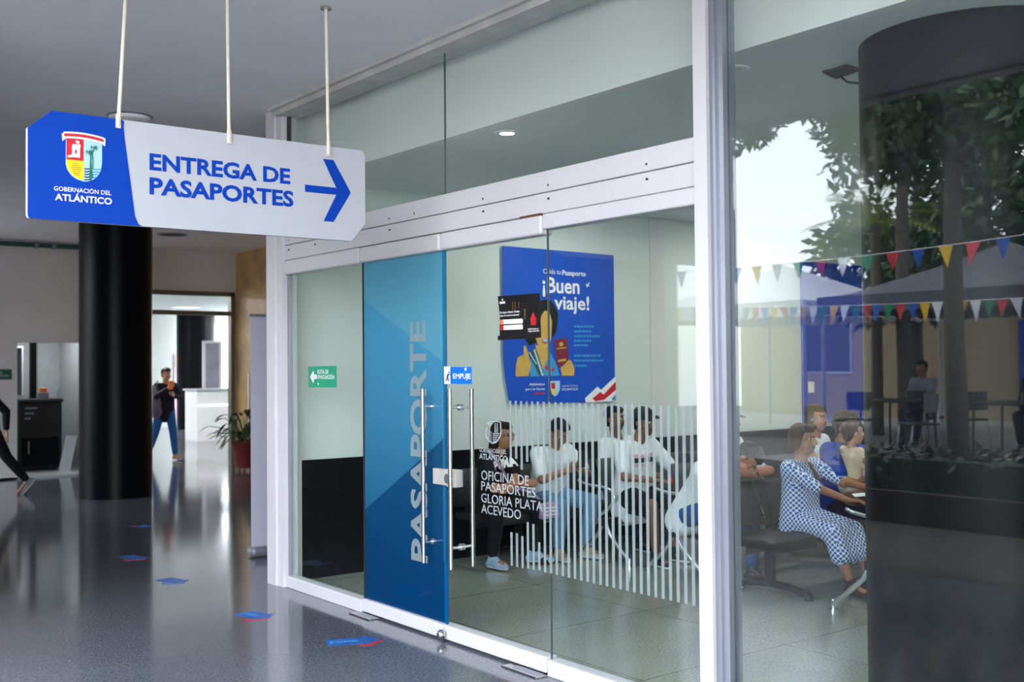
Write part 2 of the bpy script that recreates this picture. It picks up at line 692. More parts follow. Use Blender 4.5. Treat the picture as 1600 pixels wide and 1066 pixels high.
def glyphs(s, bold):
    key = (s, bold)
    if key in _tc:
        return _tc[key]
    cu = bpy.data.curves.new('t', 'FONT')
    cu.body = s
    cu.size = 1
    cu.offset = bold
    cu.resolution_u = 3
    ob = bpy.data.objects.new('t', cu)
    COL.objects.link(ob)
    dg = bpy.context.evaluated_depsgraph_get()
    me = bpy.data.meshes.new_from_object(ob.evaluated_get(dg))
    vs = [v.co.copy() for v in me.vertices]
    fs = [tuple(p.vertices) for p in me.polygons]
    bpy.data.objects.remove(ob)
    bpy.data.curves.remove(cu)
    bpy.data.meshes.remove(me)
    _tc[key] = (vs, fs)
    return _tc[key]


def text(mb, s, p0, u, v, width, cap, bold=0.02, lift=None, mi=0):
    """letters from the baseline point p0, width along u, capital height cap along v"""
    p0, u, v = V(p0), V(u), V(v)
    vs, fs = glyphs(s, bold)
    h, _ = glyphs('H', bold)
    ch = max(p.y for p in h)
    x0 = min(p.x for p in vs)
    x1 = max(p.x for p in vs)
    nv = [mb.bm.verts.new(p0 + u * ((p.x - x0) / (x1 - x0) * width) + v * (p.y / ch * cap)) for p in vs]
    for f in fs:
        try:
            mb.bm.faces.new([nv[i] for i in f]).material_index = mi
        except ValueError:
            pass
    return mb


def text_px(mb, s, bl, tl, rx, fn, u, v=(0, 0, 1), bold=0.02, mi=0):
    """bl/tl: pixels of the lower and upper left corner of the capitals; rx: pixel where the line ends"""
    p0 = fn(*bl)
    p1 = fn(*tl)
    pr = fn(*rx)
    text(mb, s, p0, u, v, abs((pr - p0).dot(V(u))), abs((p1 - p0).dot(V(v))), bold, mi=mi)


XF = 3.66                       # the plane of the shop front
UF, NF = V((0, -1, 0)), V((-1, 0, 0))   # reading direction and outward normal of the shop front
UW, NW = V((1, 0, 0)), V((0, -1, 0))    # the same for walls that face the viewer down the corridor
Z = V((0, 0, 1))
ZC = 3.52                       # corridor ceiling
ZS = 3.03                       # office ceiling
YE = 17.3                       # end wall of the corridor
YB = 7.61                       # back wall of the office
XO = 0.42                       # edge of the slab over the arcade, the courtyard lies beyond

# =================================================================== SETTING
m = MB()
m.box((-0.2, -6, -0.2), (XF + 0.05, 7.6, 0))
m.box((-0.2, 7.6, -0.2), (7.9, YE, 0))
m.box((5.5, YE, -0.2), (16, 31, 0))
struct(m.build('floor', M['floor'], origin=(0, 0, 0)))
m = MB()
m.box((XF + 0.05, -1.6, -0.2), (12.2, 7.6, 0))
struct(m.build('floor_office', M['floorin'], origin=(0, 0, 0)))
m = MB()
m.box((XO, -6, ZC), (XF + 0.4, 17.5, ZC + 0.25))
m.box((XF + 0.4, 7.7, ZC), (7.9, 17.5, ZC + 0.25))
struct(m.build('ceiling', M['ceil'], origin=(0, 0, 0)))
m = MB()
m.box((3.9, -1.6, ZS), (12.2, YB + 0.1, ZS + 0.12))
struct(m.build('ceiling_office', M['soffit'], origin=(0, 0, 0)))
m = MB()
m.box((3.88, -1.6, ZS - 0.001), (3.94, YB, ZC + 0.2))
struct(m.build('wall_fascia', M['fascia']))
m = MB()
m.box((3.84, YB, 0), (12.2, YB + 0.16, ZC + 0.2))
m.box((XF + 0.06, YB - 0.02, 0), (3.84, YB + 0.16, ZC))
struct(m.build('wall_back', M['officewall']))
struct(MB().box((3.84, YB - 0.02, 0), (12, YB + 0.01, 0.9)).build('trim_1', M['dado']))
struct(MB().box((12, -1.6, 0), (12.2, YB, ZC)).build('wall_right', M['officewall']))
struct(MB().box((XF - 0.06, -1.75, 0), (12.2, -1.6, ZC)).build('wall_front', M['officewall']))
struct(MB().box((XF - 0.06, -6, 0), (XF + 0.06, -1.75, ZC)).build('wall_arcade', M['corrwall']))
struct(MB().box((-0.2, -6.15, 0), (XF, -6, ZC + 0.25)).build('wall_light_block', M['corrwall']))  # unseen wall added to keep sky light out behind the camera
# slab edge beam of the arcade
struct(MB().box((XO - 0.14, -6, ZC - 0.02), (XO, 17.5, ZC + 0.6)).build('trim_2', M['corrwall']))
struct(MB().box((XO - 0.2, 6.8, 0), (XO + 0.02, 13.9, ZC)).build('wall_left', mat('mid grey plaster', (120, 119, 118), 0.8, var=0.06, scale=1)))  # unseen mid grey wall the left panes mirror; ends short to admit daylight
# end wall with two openings
m = MB()
ob0 = onY(27, 535, YE)
ob1 = onY(122, 742, YE)
XL0, XL1, ZL = ob0.x, 5.25, ob0.z
xr0, xr1, zr = 5.75, onY(366, 500, YE).x, onY(300, 455, YE).z
m.box((-3, YE, 0), (XL0, YE + 0.2, ZC + 0.3))
m.box((XL0, YE, ZL), (XL1, YE + 0.2, ZC + 0.3))
m.box((XL1, YE, 0), (xr0, YE + 0.2, ZC + 0.3))
m.box((xr0, YE, zr), (xr1, YE + 0.2, ZC + 0.3))
m.box((xr1, YE, 0), (7.9, YE + 0.2, ZC + 0.3))
struct(m.build('wall_end', M['corrwall']))
struct(MB().box((-3, YE - 0.015, 2.92), (5.4, YE, 2.94)).build('trim_3', M['corrwall']))
# brown clad wall on the right of the corridor
struct(MB().box((7.56, 10, 0), (7.75, YE, ZC)).build('wall_brown', M['brown']))
struct(MB().box((7.56, 7.6, 0), (7.75, 10, ZC)).build('wall_lobby', M['corrwall']))
# opening frame
fr = M['metal']
fm = empty('door_3', (xr0, YE, 0))
struct(fm)
m = MB()
m.box((xr0, YE - 0.03, zr - 0.07), (xr1, YE + 0.1, zr))
m.box((xr1 - 0.07, YE - 0.03, 0), (xr1, YE + 0.1, zr))
m.box((xr0, YE - 0.03, 0), (xr0 + 0.07, YE + 0.1, zr))
zt = onY(300, 489, YE).z
m.box((xr0, YE - 0.02, zt - 0.035), (xr1, YE + 0.08, zt + 0.035))
m.build('frame', mat('bronze frame', (112, 108, 98), 0.4, 0.4), fm)
MB().box((xr0 + 0.07, YE + 0.02, zt + 0.03), (xr1 - 0.07, YE + 0.03, zr - 0.07)).build('transom_glass', M['glass'], fm)

# ------------------------------------------------------------------ recess on the left of the end wall
m = MB()
m.box((XL0 - 0.9, YE + 2.2, 0), (XL1 + 0.3, YE + 2.35, 2.6))
m.box((XL0 - 0.95, YE + 0.2, 0), (XL0 - 0.9, YE + 2.3, 2.6))
m.box((XL1 + 0.1, YE + 0.2, 0), (XL1 + 0.2, YE + 2.2, 2.6))
m.box((XL0 - 0.9, YE + 0.2, 2.5), (XL1 + 0.3, YE + 2.35, 2.6))
m.box((XL0 - 0.9, YE, -0.1), (XL1 + 0.3, YE + 2.2, 0.03))
struct(m.build('wall_recess', mat('recess paint', (176, 184, 186), 0.6)))
lamp('recess_area_light', 'AREA', (4.6, YE + 1.2, 2.45), 10, size=0.5)  # bare area light under the recess ceiling, no fixture built

# ------------------------------------------------------------------ far room seen through the opening
m = MB()
m.box((5.6, 30, 0), (12.3, 30.2, 3.4))
m.box((12.3, 30, 0), (14.2, 30.2, 0.9))
m.box((12.3, 30, 2.9), (14.2, 30.2, 3.4))
m.box((5.4, YE + 0.2, 0), (5.6, 30.2, 3.4))
m.box((14.0, YE + 0.2, 0), (14.2, 24.5, 3.4))
m.box((7.9, YE + 0.1, 0), (14.2, YE + 0.3, 3.4))
struct(m.build('wall_far', M['officewall']))
struct(MB().box((5.4, YE + 0.2, 3.1), (14.2, 30.2, 3.4)).build('ceiling_far', M['fascia']))
m = MB()
for x in (12.3, 12.9, 13.5, 14.1):
    m.box((x, 30.02, 0.9), (x + 0.06, 30.12, 2.9))
m.box((12.3, 30.02, 0.9), (14.2, 30.12, 0.96))
m.box((12.3, 30.02, 2.1), (14.2, 30.12, 2.15))
struct(m.build('window_5', M['alum']))

# ------------------------------------------------------------------ columns
COLM = [M['column'], M['black']]
for nm, x, y, r, h in (('column', 4.57, 14.15, 0.44, ZC), ('column', 4.6, 2.6, 0.48, ZS), ('column', 11.42, 28.75, 0.5, 3.1)):
    m = MB()
    m.lathe([(r, 0), (r, h)], (x, y, 0), 72)
    o = m.build(nm, COLM, smooth=True, angle=40)
    struct(o)

# =================================================================== SHOP FRONT
XA, XB = XF - 0.035, XF + 0.045       # faces of the aluminium sections
al = M['alum']
m = MB()
m.box((XA - 0.02, 7.43, 0), (XB + 0.02, 7.67, ZC))
m.box((XA - 0.035, 7.52, 0), (XA - 0.02, 7.66, ZC))
struct(m.build('trim_4', al))
m = MB()
m.box((XA - 0.02, 3.268, 0), (XB, 3.345, ZC))
p = struct(m.build('trim_5', al))
m = MB()
m.box((XA, 3.19, 0), (XB, 3.268, ZC))
m.box((XA - 0.012, 3.225, 0), (XA, 3.24, ZC))
m.build('channel', M['metal'], p)
# top trim against the ceiling
m = MB()
m.box((XF - 0.1, -1.6, 3.455), (XF + 0.08, 7.45, ZC))
m.box((XF - 0.13, -1.6, 3.495), (XF - 0.1, 7.5, ZC))
struct(m.build('trim_6', mat('grimy white trim', (196, 194, 194), 0.5, var=0.12, scale=5)))
# header boards
hd = empty('trim_7', (XF, 5.4, 2.28))
struct(hd)
for z0, z1, dx in ((2.503, 2.612, 0.0), (2.393, 2.499, 0.004)):
    MB().rbox((XA + dx, 3.345, z0), (XB, 7.43, z1), 0.004, 1).build('header_board', al, hd)
MB().rbox((XA - 0.004, 6.335, 2.285), (XB, 7.43, 2.39), 0.012, 2).build('header_rail', al, hd)
MB().rbox((XA - 0.002, 3.345, 2.31), (XB, 4.43, 2.39), 0.008, 2).build('header_rail', al, hd)
for y in (7.36, 6.95, 6.55, 5.95, 5.66, 4.95, 4.38, 3.66):
    for z in (2.535, 2.465):
        if (y, z) in ((5.66, 2.465),):
            continue
        MB().cyl((XA - 0.002, y, z), (XA + 0.02, y, z), 0.006, seg=10).build('screw', M['rubber'], hd)
MB().box((XA + 0.002, 4.44, 2.385), (XA + 0.03, 4.62, 2.398)).build('shim', M['wood'], hd)


def pane(name, y0, y1, z0, z1, g=None):
    w = empty(name, (XF, (y0 + y1) / 2, z0))
    struct(w)
    MB().box((XF - 0.005, y0, z0), (XF + 0.005, y1, z1)).build('glass_pane', g or M['glass'], w)
    return w


w1 = pane('window_1', 6.335, 7.43, 0.07, 2.29, M['glassdoor'])
MB().rbox((XA, 6.33, 0), (XB, 7.43, 0.085), 0.006, 2).build('bottom_rail', al, w1)
MB().box((XF - 0.012, 6.326, 0.08), (XF + 0.012, 6.334, 2.29)).build('gasket', M['rubber'], w1)
MB().box((XF - 0.012, 7.40, 0.085), (XF + 0.012, 7.43, 2.29)).build('side_bead', M['metal'], w1)
w2 = pane('window_2', 3.345, 4.425, 0.07, 2.31, M['glassdoor'])
MB().rbox((XA, 3.345, 0), (XB, 4.425, 0.085), 0.006, 2).build('bottom_rail', al, w2)
MB().box((XF - 0.0055, 4.426, 0.08), (XF + 0.0055, 4.430, 2.31)).build('gasket', mat('grey glazing seal', (74, 84, 88), 0.5), w2)
w3 = pane('window_3', 5.373, 7.42, 2.612, 3.46)
w3b = pane('window_4', 3.345, 5.367, 2.612, 3.46)
MB().box((XF - 0.0055, 5.368, 2.612), (XF + 0.0055, 5.372, 3.46)).build('gasket', mat('grey glazing seal', (74, 84, 88), 0.5), w3)
MB().box((XF - 0.01, 7.395, 2.612), (XF + 0.01, 7.43, 3.46)).build('side_bead', M['rubber'], w3)
w4 = pane('window_6', -1.6, 3.19, 0.06, 3.46)
MB().rbox((XA, -1.6, 0), (XB, 3.19, 0.075), 0.006, 2).build('bottom_rail', al, w4)


def pull(par, y):
    for x, nm in ((XF - 0.075, 'pull_bar'), (XF + 0.08, 'pull_bar')):
        h_ = MB().cyl((x, y, 0.44), (x, y, 1.47), 0.0125, seg=16).build('handle', M['steel'], par, True, angle=40)
        for z in (0.56, 1.365):
            mm = MB()
            mm.cyl((x, y, z), (XF, y, z), 0.008, seg=12)
            sg = 1 if x > XF else -1
            mm.cyl((XF + 0.004 * sg, y, z), (XF + 0.016 * sg, y, z), 0.019, seg=16)
            mm.build('standoff', M['chrome'], h_, True, angle=40)


d1 = empty('door_1', (XF, 6.32, 0))
struct(d1)
MB().box((XF - 0.006, 5.385, 0.09), (XF + 0.006, 6.322, 2.285)).build('glass_leaf', M['film'], d1)
MB().rbox((XA, 5.385, 0.012), (XB, 6.322, 0.095), 0.008, 2).build('bottom_rail', al, d1)
MB().rbox((XA - 0.008, 5.385, 2.285), (XB, 6.322, 2.386), 0.014, 3).build('top_rail', al, d1)
MB().box((XF - 0.009, 5.380, 0.09), (XF + 0.009, 5.40, 2.285)).build('edge_strip', glass('blue edge strip', (0.1, 0.4, 0.6), 0.03, ((0, 90, 150), (40, 130, 175)), 0.8), d1)
pull(d1, 5.52)
mm = MB()
text(mm, 'PASAPORTE', (XF - 0.009, 5.585, 0.42), (0, 0, 1), (0, 1, 0), 1.46, 0.175, 0.03)
# letters read upward: mirror check is done by the direction of u and v
mm.build('lettering', M['paspv'], d1)
mm = MB()
mm.rbox((XF - 0.028, 5.35, 0.905), (XF + 0.028, 5.49, 1.0), 0.006, 2)
lk = mm.build('lock_case', M['lockmetal'], d1)
d2 = empty('door_2', (XF, 4.44, 0))
struct(d2)
MB().box((XF - 0.006, 4.435, 0.09), (XF + 0.006, 5.375, 2.285)).build('glass_leaf', M['glassdoor'], d2)
MB().rbox((XA, 4.435, 0.012), (XB, 5.375, 0.095), 0.008, 2).build('bottom_rail', al, d2)
MB().rbox((XA - 0.008, 4.435, 2.285), (XB, 5.375, 2.386), 0.014, 3).build('top_rail', al, d2)
pull(d2, 5.235)
mm = MB()
mm.rbox((XF - 0.03, 5.255, 0.9), (XF + 0.03, 5.345, 1.0), 0.006, 2)
lk = mm.build('lock_case', M['lockmetal'], d2)
MB().cyl((XF - 0.03, 5.315, 0.95), (XF - 0.045, 5.315, 0.95), 0.028, seg=24).build('lock_cylinder', M['chrome'], lk, True, angle=40)
MB().ball((XF - 0.06, 5.36, 0.045), 0.028, seg=20).build('door_knob', M['steel'], d2, True)

# pivot plates in the floor under the doors
for (ya, yb), lb in (((6.10, 6.36), 'flat metal pivot plate in the floor at the foot of the blue door'), ((4.42, 4.72), 'flat metal pivot plate in the floor at the foot of the clear door')):
    t = empty('pivot_plate', (XF - 0.06, (ya + yb) / 2, 0), lb, 'floor plate')
    MB().rbox((XF - 0.11, ya, 0), (XF - 0.012, yb, 0.008), 0.002, 1).build('plate', M['steel'], t)
    MB().box((XF - 0.085, ya + 0.02, 0.008), (XF - 0.04, yb - 0.06, 0.0095)).build('cover', M['metal'], t)

# ------------------------------------------------------------------ vinyl on the glass
XV = XF - 0.0065


def fx(x, y, k=0.0):
    return onX(x, y, XV - k)


# frosted stripes
st = empty('frosted_stripes', (XV, 4.0, 0.5), 'row of thin frosted white vertical stripes stuck across the lower glass', 'glass sticker')
ys = [4.752 - i * (4.752 - 3.375) / 29 for i in range(30)]
for i, y in enumerate(ys):
    segs = [(0.525, 1.412)]
    if i in (0, 1):
        segs = [(1.1, 1.412), (0.52, 0.70)]
    elif i == 2:
        segs = [(1.045, 1.412), (0.52, 0.69)]
    elif i == 3:
        segs = [(1.09, 1.412), (0.525, 0.77)]
    elif i == 4:
        segs = [(1.10, 1.412), (0.525, 0.765)]
    elif i == 5:
        segs = [(1.11, 1.412), (0.53, 0.675)]
    for a, b in segs:
        MB().box((XV - 0.001, y - 0.0095, a), (XV, y + 0.0095, b)).build('stripe', M['frost'], st)

# office name lettering
lt = empty('office_name', (XV, 4.8, 0.85), 'white cut lettering naming the passport office on the clear glass door', 'lettering')
for s, bl, tl, rx in (('OFICINA DE', (752, 749.5), (752, 735), (826, 754)), ('PASAPORTES', (752, 766), (752, 752), (837, 772)), ('GLORIA PLATA', (752, 784.5), (752, 770.5), (848, 792)), ('ACEVEDO', (752, 801.5), (752, 787.5), (814, 808))):
    mm = MB()
    text_px(mm, s, bl, tl, rx, fx, UF, bold=0.004)
    mm.build('lettering', M['letterv'], lt)
for s, bl, tl, rx, b in (('GOBERNACIÓN DEL', (749, 706), (749, 699.5), (791.5, 709), 0.012), ('ATLÁNTICO', (749, 717), (749, 708.5), (792.5, 720), 0.02)):
    mm = MB()
    text_px(mm, s, bl, tl, rx, fx, UF, bold=b)
    mm.build('lettering', M['letterv'], lt)
# one colour crest: outline, checks and waves
mm = MB()


def zm(x, y, x0, y0, sc):
    return (x0 + x / sc, y0 + y / sc)


def crest_px(x, y):
    return fx(*zm(x, y, 740, 645, 6.09))


oc = [(122, 140), (106, 200), (120, 245), (150, 280), (180, 298), (215, 288), (245, 255), (262, 215), (266, 165), (262, 100)]
ic = [(134, 148), (118, 200), (130, 238), (155, 268), (180, 284), (210, 275), (236, 247), (252, 210), (256, 165), (252, 104)]
for i in range(len(oc) - 1):
    mm.slab([crest_px(*q) for q in (oc[i], oc[i + 1], ic[i + 1], ic[i])], NF, 0.001)
for k in range(6):
    mm.slab([crest_px(*q) for q in ((138, 170 + k * 17), (172, 185 + k * 17), (172, 192 + k * 17), (138, 177 + k * 17))], NF, 0.001)
for k in range(5):
    mm.slab([crest_px(*q) for q in ((184, 195 + k * 18), (246 - k * 7, 195 + k * 18), (246 - k * 7, 205 + k * 18), (184, 205 + k * 18))], NF, 0.001)
mm.slab([crest_px(*q) for q in ((140, 104), (164, 94), (166, 112), (150, 120))], NF, 0.001)
for q0 in (202, 222):
    mm.slab([crest_px(*q) for q in ((q0, 100), (q0 + 7, 100), (q0 + 9, 190), (q0 - 2, 190))], NF, 0.001)
mm.slab([crest_px(*q) for q in ((124, 96), (150, 82), (190, 76), (235, 80), (266, 92), (262, 100), (232, 90), (190, 86), (152, 92), (128, 106))], NF, 0.001)
mm.build('crest', veil('thin white cut vinyl', (206, 216, 220), 0.5), lt)

# evacuation sticker
ev = empty('evacuation_sticker', fx(505, 590), 'small green evacuation route sticker with a white arrow on the glass beside the blue door', 'sticker')


def ev_px(x, y, k=0.0):
    return fx(*zm(x, y, 470, 560, 19.386), k)


MB().slab([ev_px(*q) for q in ((228, 250), (1085, 228), (1095, 885), (240, 882))], NF, 0.001).build('backing', M['evac'], ev)
mm = MB()
mm.slab([ev_px(*q, 0.001) for q in ((285, 565), (378, 375), (412, 490), (490, 495), (490, 625), (412, 630), (378, 760))], NF, 0.0008)
mm.build('arrow', M['white'], ev)
mm = MB()
text_px(mm, 'RUTA DE', (470 + 510 / 19.386, 560 + 468 / 19.386), (470 + 510 / 19.386, 560 + 345 / 19.386), (470 + 835 / 19.386, 560 + 468 / 19.386), lambda x, y: fx(x, y, 0.002), UF, bold=0.03)
mm.build('lettering', M['white'], ev)
mm = MB()
text_px(mm, 'EVACUACIÓN', (470 + 520 / 19.386, 560 + 622 / 19.386), (470 + 520 / 19.386, 560 + 505 / 19.386), (470 + 1015 / 19.386, 560 + 618 / 19.386), lambda x, y: fx(x, y, 0.002), UF, bold=0.03)
mm.build('lettering', M['white'], ev)
mm = MB()
mm.slab([ev_px(*q, 0.001) for q in ((505, 735), (545, 760), (540, 815), (510, 790))], NF, 0.0008)
mm.build('small_mark', M['white'], ev)

# push sticker
em = empty('push_sticker', fx(716, 588), 'blue and white push sticker across the edge of the blue door', 'sticker')


def em_px(x, y, k=0.004):
    return fx(*zm(x, y, 685, 565, 23.68), k)


MB().slab([em_px(*q) for q in ((440, 200), (1235, 200), (1235, 835), (450, 830))], NF, 0.0012).build('backing', M['stickerblue'], em)
MB().slab([em_px(*q) for q in ((212, 185), (455, 190), (460, 835), (225, 830))], NF, 0.0012).build('pictogram_field', M['white'], em)
mm = MB()
mm.slab([em_px(390 + 24 * math.cos(a * math.pi / 6), 408 + 30 * math.sin(a * math.pi / 6), 0.0055) for a in range(12)], NF, 0.0008)
for poly in (((340, 465), (470, 455), (470, 485), (380, 500), (360, 600), (320, 600), (305, 560)), ((315, 600), (350, 600), (345, 640), (280, 725), (258, 715)), ((340, 600), (372, 600), (378, 745), (352, 745), (350, 650))):
    mm.slab([em_px(*q, 0.0055) for q in poly], NF, 0.0008)
mm.build('pictogram', M['navy'], em)
mm = MB()
text_px(mm, 'EMPUJE', (685 + 540 / 23.68, 565 + 632 / 23.68), (685 + 540 / 23.68, 565 + 445 / 23.68), (685 + 1195 / 23.68, 565 + 632 / 23.68), lambda x, y: fx(x, y, 0.0058), UF, bold=0.02)
mm.build('lettering', M['white'], em)
mm = MB()
mm.slab([em_px(*q, 0.0055) for q in ((972, 235), (1045, 235), (1045, 300), (1005, 360), (972, 310))], NF, 0.0008)
mm.build('small_crest', M['white'], em)

# black travel notice
no = empty('travel_notice', fx(810, 495), 'small black travel notice with orange and red tabs taped on the clear glass', 'notice')


def no_px(x, y, k=0.004):
    return fx(*zm(x, y, 770, 450, 11.844), k)


MB().slab([no_px(*q) for q in ((92, 155), (870, 95), (895, 920), (600, 940), (95, 968), (95, 890), (130, 885), (130, 500))], NF, 0.0008).build('sheet', M['black'], no)
for k in range(2):
    o_ = 107 * k
    mm = MB()
    mm.slab([no_px(*q, 0.005) for q in ((195, 588 + o_), (540, 568 + o_), (556, 585 + o_), (556, 645 + o_), (540, 660 + o_), (195, 672 + o_))], NF, 0.0006)
    mm.build('text_field', M['white'], no)
for s, bl, tl, rx in (('Si viajas a Reino Unido,', (135, 475), (135, 440), (500, 462)), ('trata de nuestros seguros', (135, 532), (135, 500), (485, 515)), ('¡infórmate y', (652, 775), (652, 745), (845, 765)), ('viaja seguro!', (652, 815), (652, 785), (855, 808))):
    mm = MB()
    text_px(mm, s, zm(*bl, 770, 450, 11.844), zm(*tl, 770, 450, 11.844), zm(*rx, 770, 450, 11.844), lambda x, y: fx(x, y, 0.0056), UF, bold=0.02)
    mm.build('lettering', M['white'], no)
mm = MB()
mm.slab([no_px(*q, 0.005) for q in ((130, 255), (228, 248), (228, 288), (130, 298))], NF, 0.0006)
mm.slab([no_px(*q, 0.005) for q in ((168, 205), (180, 195), (192, 205), (190, 235), (168, 238))], NF, 0.0006)
mm.build('crest', M['white'], no)
MB().slab([no_px(*q, 0.005) for q in ((135, 590), (195, 586), (195, 675), (135, 680))], NF, 0.0008).build('tab', M['orange'], no)
mm = MB()
mm.slab([no_px(*q, 0.005) for q in ((140, 698), (200, 694), (200, 780), (140, 786))], NF, 0.0008)
mm.build('tab', M['red'], no)
mm = MB()
mm.slab([no_px(*q, 0.005) for q in ((745, 445), (815, 590), (800, 600), (800, 685), (710, 690), (705, 600), (690, 595))], NF, 0.0008)
mm.build('red_arrow', M['red'], no)
for a, b in ((360, 420), (405, 440), (470, 370)):
    mm = MB()
    mm.slab([no_px(*q, 0.005) for q in ((a, 260), (a + 18, 258), (a + 18, b), (a, b))], NF, 0.0005)
    mm.build('picture_figure', M['wood'], no)
mm = MB()
mm.slab([no_px(*q, 0.005) for q in ((578, 390), (612, 385), (605, 580), (582, 585))], NF, 0.0005)
mm.build('picture_figure', M['wood'], no)

# =================================================================== HANGING SIGN
YS = 5.2


def sg(x, y, k=0.0):
    p = onY(x, y, YS)
    p.y -= k
    return p


sign = empty('hanging_sign', (2.15, YS, 2.3), 'large hanging blue and white sign reading entrega de pasaportes with an arrow', 'sign')
BLUE_L = [(58, 187), (80, 171), (190, 187), (194, 189), (212, 352), (218, 353), (48, 342), (43.5, 337), (43, 203), (46, 197)]


def arc_corner(p, a, b, r, n=5):
    p, a, b = V(p), V(a), V(b)
    u, w = (a - p).normalized(), (b - p).normalized()
    return [p + u * r * (1 - t) ** 2 + w * r * t ** 2 for t in [i / n for i in range(n + 1)]]


zt_, zb_ = sg(190, 187).z, sg(44, 341).z
xl_, xr_ = sg(43, 300).x, sg(570.5, 300).x
out = []
out += [V((xl_, YS, sg(43, 199).z)), V((sg(80, 171).x, YS, zt_))]
out += arc_corner((xr_, YS, zt_), (xl_, YS, zt_), (xr_, YS, zb_), 0.035)
out += [V((xr_, YS, sg(571, 350).z)), V((sg(549, 373).x, YS, zb_))]
out += arc_corner((xl_, YS, zb_), (xr_, YS, zb_), (xl_, YS, zt_), 0.02)
MB().slab(out, (0, 1, 0), 0.03).build('panel', M['signwhite'], sign)
bl = [out[0], out[1], V((sg(190, 187).x, YS, zt_))]
pts = [(193, 196), (194.5, 215), (211, 338), (216, 350)]
bl += [sg(194, 190)] + [sg(*q) for q in pts] + [V((sg(221, 352).x, YS, zb_))] + arc_corner((xl_, YS, zb_), (xr_, YS, zb_), (xl_, YS, zt_), 0.02)
MB().slab(bl, NW, 0.002).build('blue_field', M['blue'], sign)
for px, py, tx in ((184, 189, 1.0), (357, 214, 0), (512, 234, 0)):
    a = sg(px, py)
    top = V((a.x + (0.05 if tx else 0), YS + 0.012, ZC))
    mm = MB()
    mm.cyl((a.x, YS - 0.008, a.z - 0.025), top, 0.009, seg=12)
    mm.box((a.x - 0.011, YS - 0.012, a.z - 0.035), (a.x + 0.011, YS - 0.003, a.z + 0.03))
    rd = mm.build('rod', M['ivory'], sign, True, angle=40)
    MB().cyl((top.x, top.y, ZC - 0.012), (top.x, top.y, ZC), 0.03, seg=16).build('ceiling_mount', M['steel'], rd, True, angle=40)
    MB().cyl((a.x, YS - 0.013, a.z - 0.018), (a.x, YS - 0.011, a.z - 0.018), 0.004, seg=8).build('screw', M['rubber'], rd)
fs = lambda x, y: sg(x, y, 0.002)
fs3 = lambda x, y: sg(x, y, 0.004)


def zs(x, y):
    return (x / 2.665, y / 2.665)


for s, bl_, tl_, rx_ in (('ENTREGA DE', (622, 705), (622, 638), (1208, 765)), ('PASAPORTES', (622, 806), (622, 738), (1222, 858))):
    mm = MB()
    text_px(mm, s, zs(*bl_), zs(*tl_), zs(*rx_), fs, UW, bold=0.034)
    mm.build('lettering', M['blue'], sign)
for s, bl_, tl_, rx_, b in (('GOBERNACIÓN DEL', (224, 793), (224, 775), (462, 813), 0.004), ('ATLÁNTICO', (228, 833), (228, 806), (465, 852), 0.022)):
    mm = MB()
    text_px(mm, s, zs(*bl_), zs(*tl_), zs(*rx_), fs3, UW, bold=b)
    mm.build('lettering', M['white'], sign)
mm = MB()
zc_ = sg(*zs(1460, 803)).z
xs0, xs1 = sg(*zs(1270, 785)).x, sg(*zs(1460, 803)).x
hh = 0.03
hw = 0.165
xk = sg(*zs(1400, 790)).x
mm.slab([(xs0, YS, zc_ + hh * 0.62), (xk, YS, zc_ + hh * 0.62), (sg(*zs(1345, 706)).x, YS, zc_ + hw), (sg(*zs(1388, 708)).x, YS, zc_ + hw), (xs1, YS, zc_), (sg(*zs(1388, 882)).x, YS, zc_ - hw), (sg(*zs(1347, 882)).x, YS, zc_ - hw), (xk, YS, zc_ - hh * 0.62), (xs0, YS, zc_ - hh * 0.62)], NW, 0.002)
mm.build('arrow', M['blue'], sign)
# coat of arms


def e0(x, y, k=0.003):
    return sg(*zm(x, y, 60, 180, 6.66), k)


em0 = MB()
sh = [(285, 240), (660, 240), (660, 500), (650, 570), (620, 630), (570, 672), (510, 692), (465, 690), (400, 668), (345, 630), (300, 570), (283, 510)]
em0.slab([e0(*q, 0.002) for q in sh], NW, 0.001)
emb = em0.build('emblem', M['palesky'], sign)


def esub(name, mt, polys, k=0.003):
    q_ = MB()
    for pl in polys:
        q_.slab([e0(*p_, k) for p_ in pl], NW, 0.001)
    return q_.build(name, mt, emb)


esub('red_field', M['red'], [[(290, 240), (468, 240), (468, 478), (290, 462)]])
esub('yellow_field', M['yellow'], [[(290, 462), (468, 478), (468, 682), (400, 660), (348, 622), (306, 566), (290, 510)]])
esub('tower', M['white'], [[(345, 320), (360, 300), (372, 310), (386, 300), (400, 312), (415, 302), (438, 312), (430, 352), (428, 445), (346, 436), (348, 352)], [(300, 420), (350, 410), (350, 440), (305, 440)], [(385, 265), (425, 275), (420, 300), (388, 290)]], 0.0042)
esub('tower_door', M['red'], [[(374, 400), (374, 370), (384, 358), (396, 370), (396, 400)]], 0.0054)
seeds = []
for r_ in range(7):
    for c_ in range(6):
        x, y = 345 + c_ * 17 + (r_ % 2) * 8, 505 + r_ * 20
        if abs(x - 388 + (y - 560) * -0.15) < 52 - abs(y - 565) * 0.35:
            seeds.append([(x - 5, y - 4), (x + 5, y - 4), (x + 5, y + 4), (x - 5, y + 4)])
esub('seeds', M['wood'], seeds, 0.0042)
wv = []
for k in range(5):
    y = 552 + k * 28
    wv.append([(475, y), (500, y + 6), (525, y), (548, y + 8), (548, y + 20), (525, y + 12), (500, y + 18), (475, y + 12)])
esub('waves', M['navy'], wv, 0.0042)
esub('water_lines', M['cyan'], [[(562, 560 + k * 28), (650 - k * k * 5, 560 + k * 28), (646 - k * k * 5, 572 + k * 28), (562, 572 + k * 28)] for k in range(4)], 0.0042)
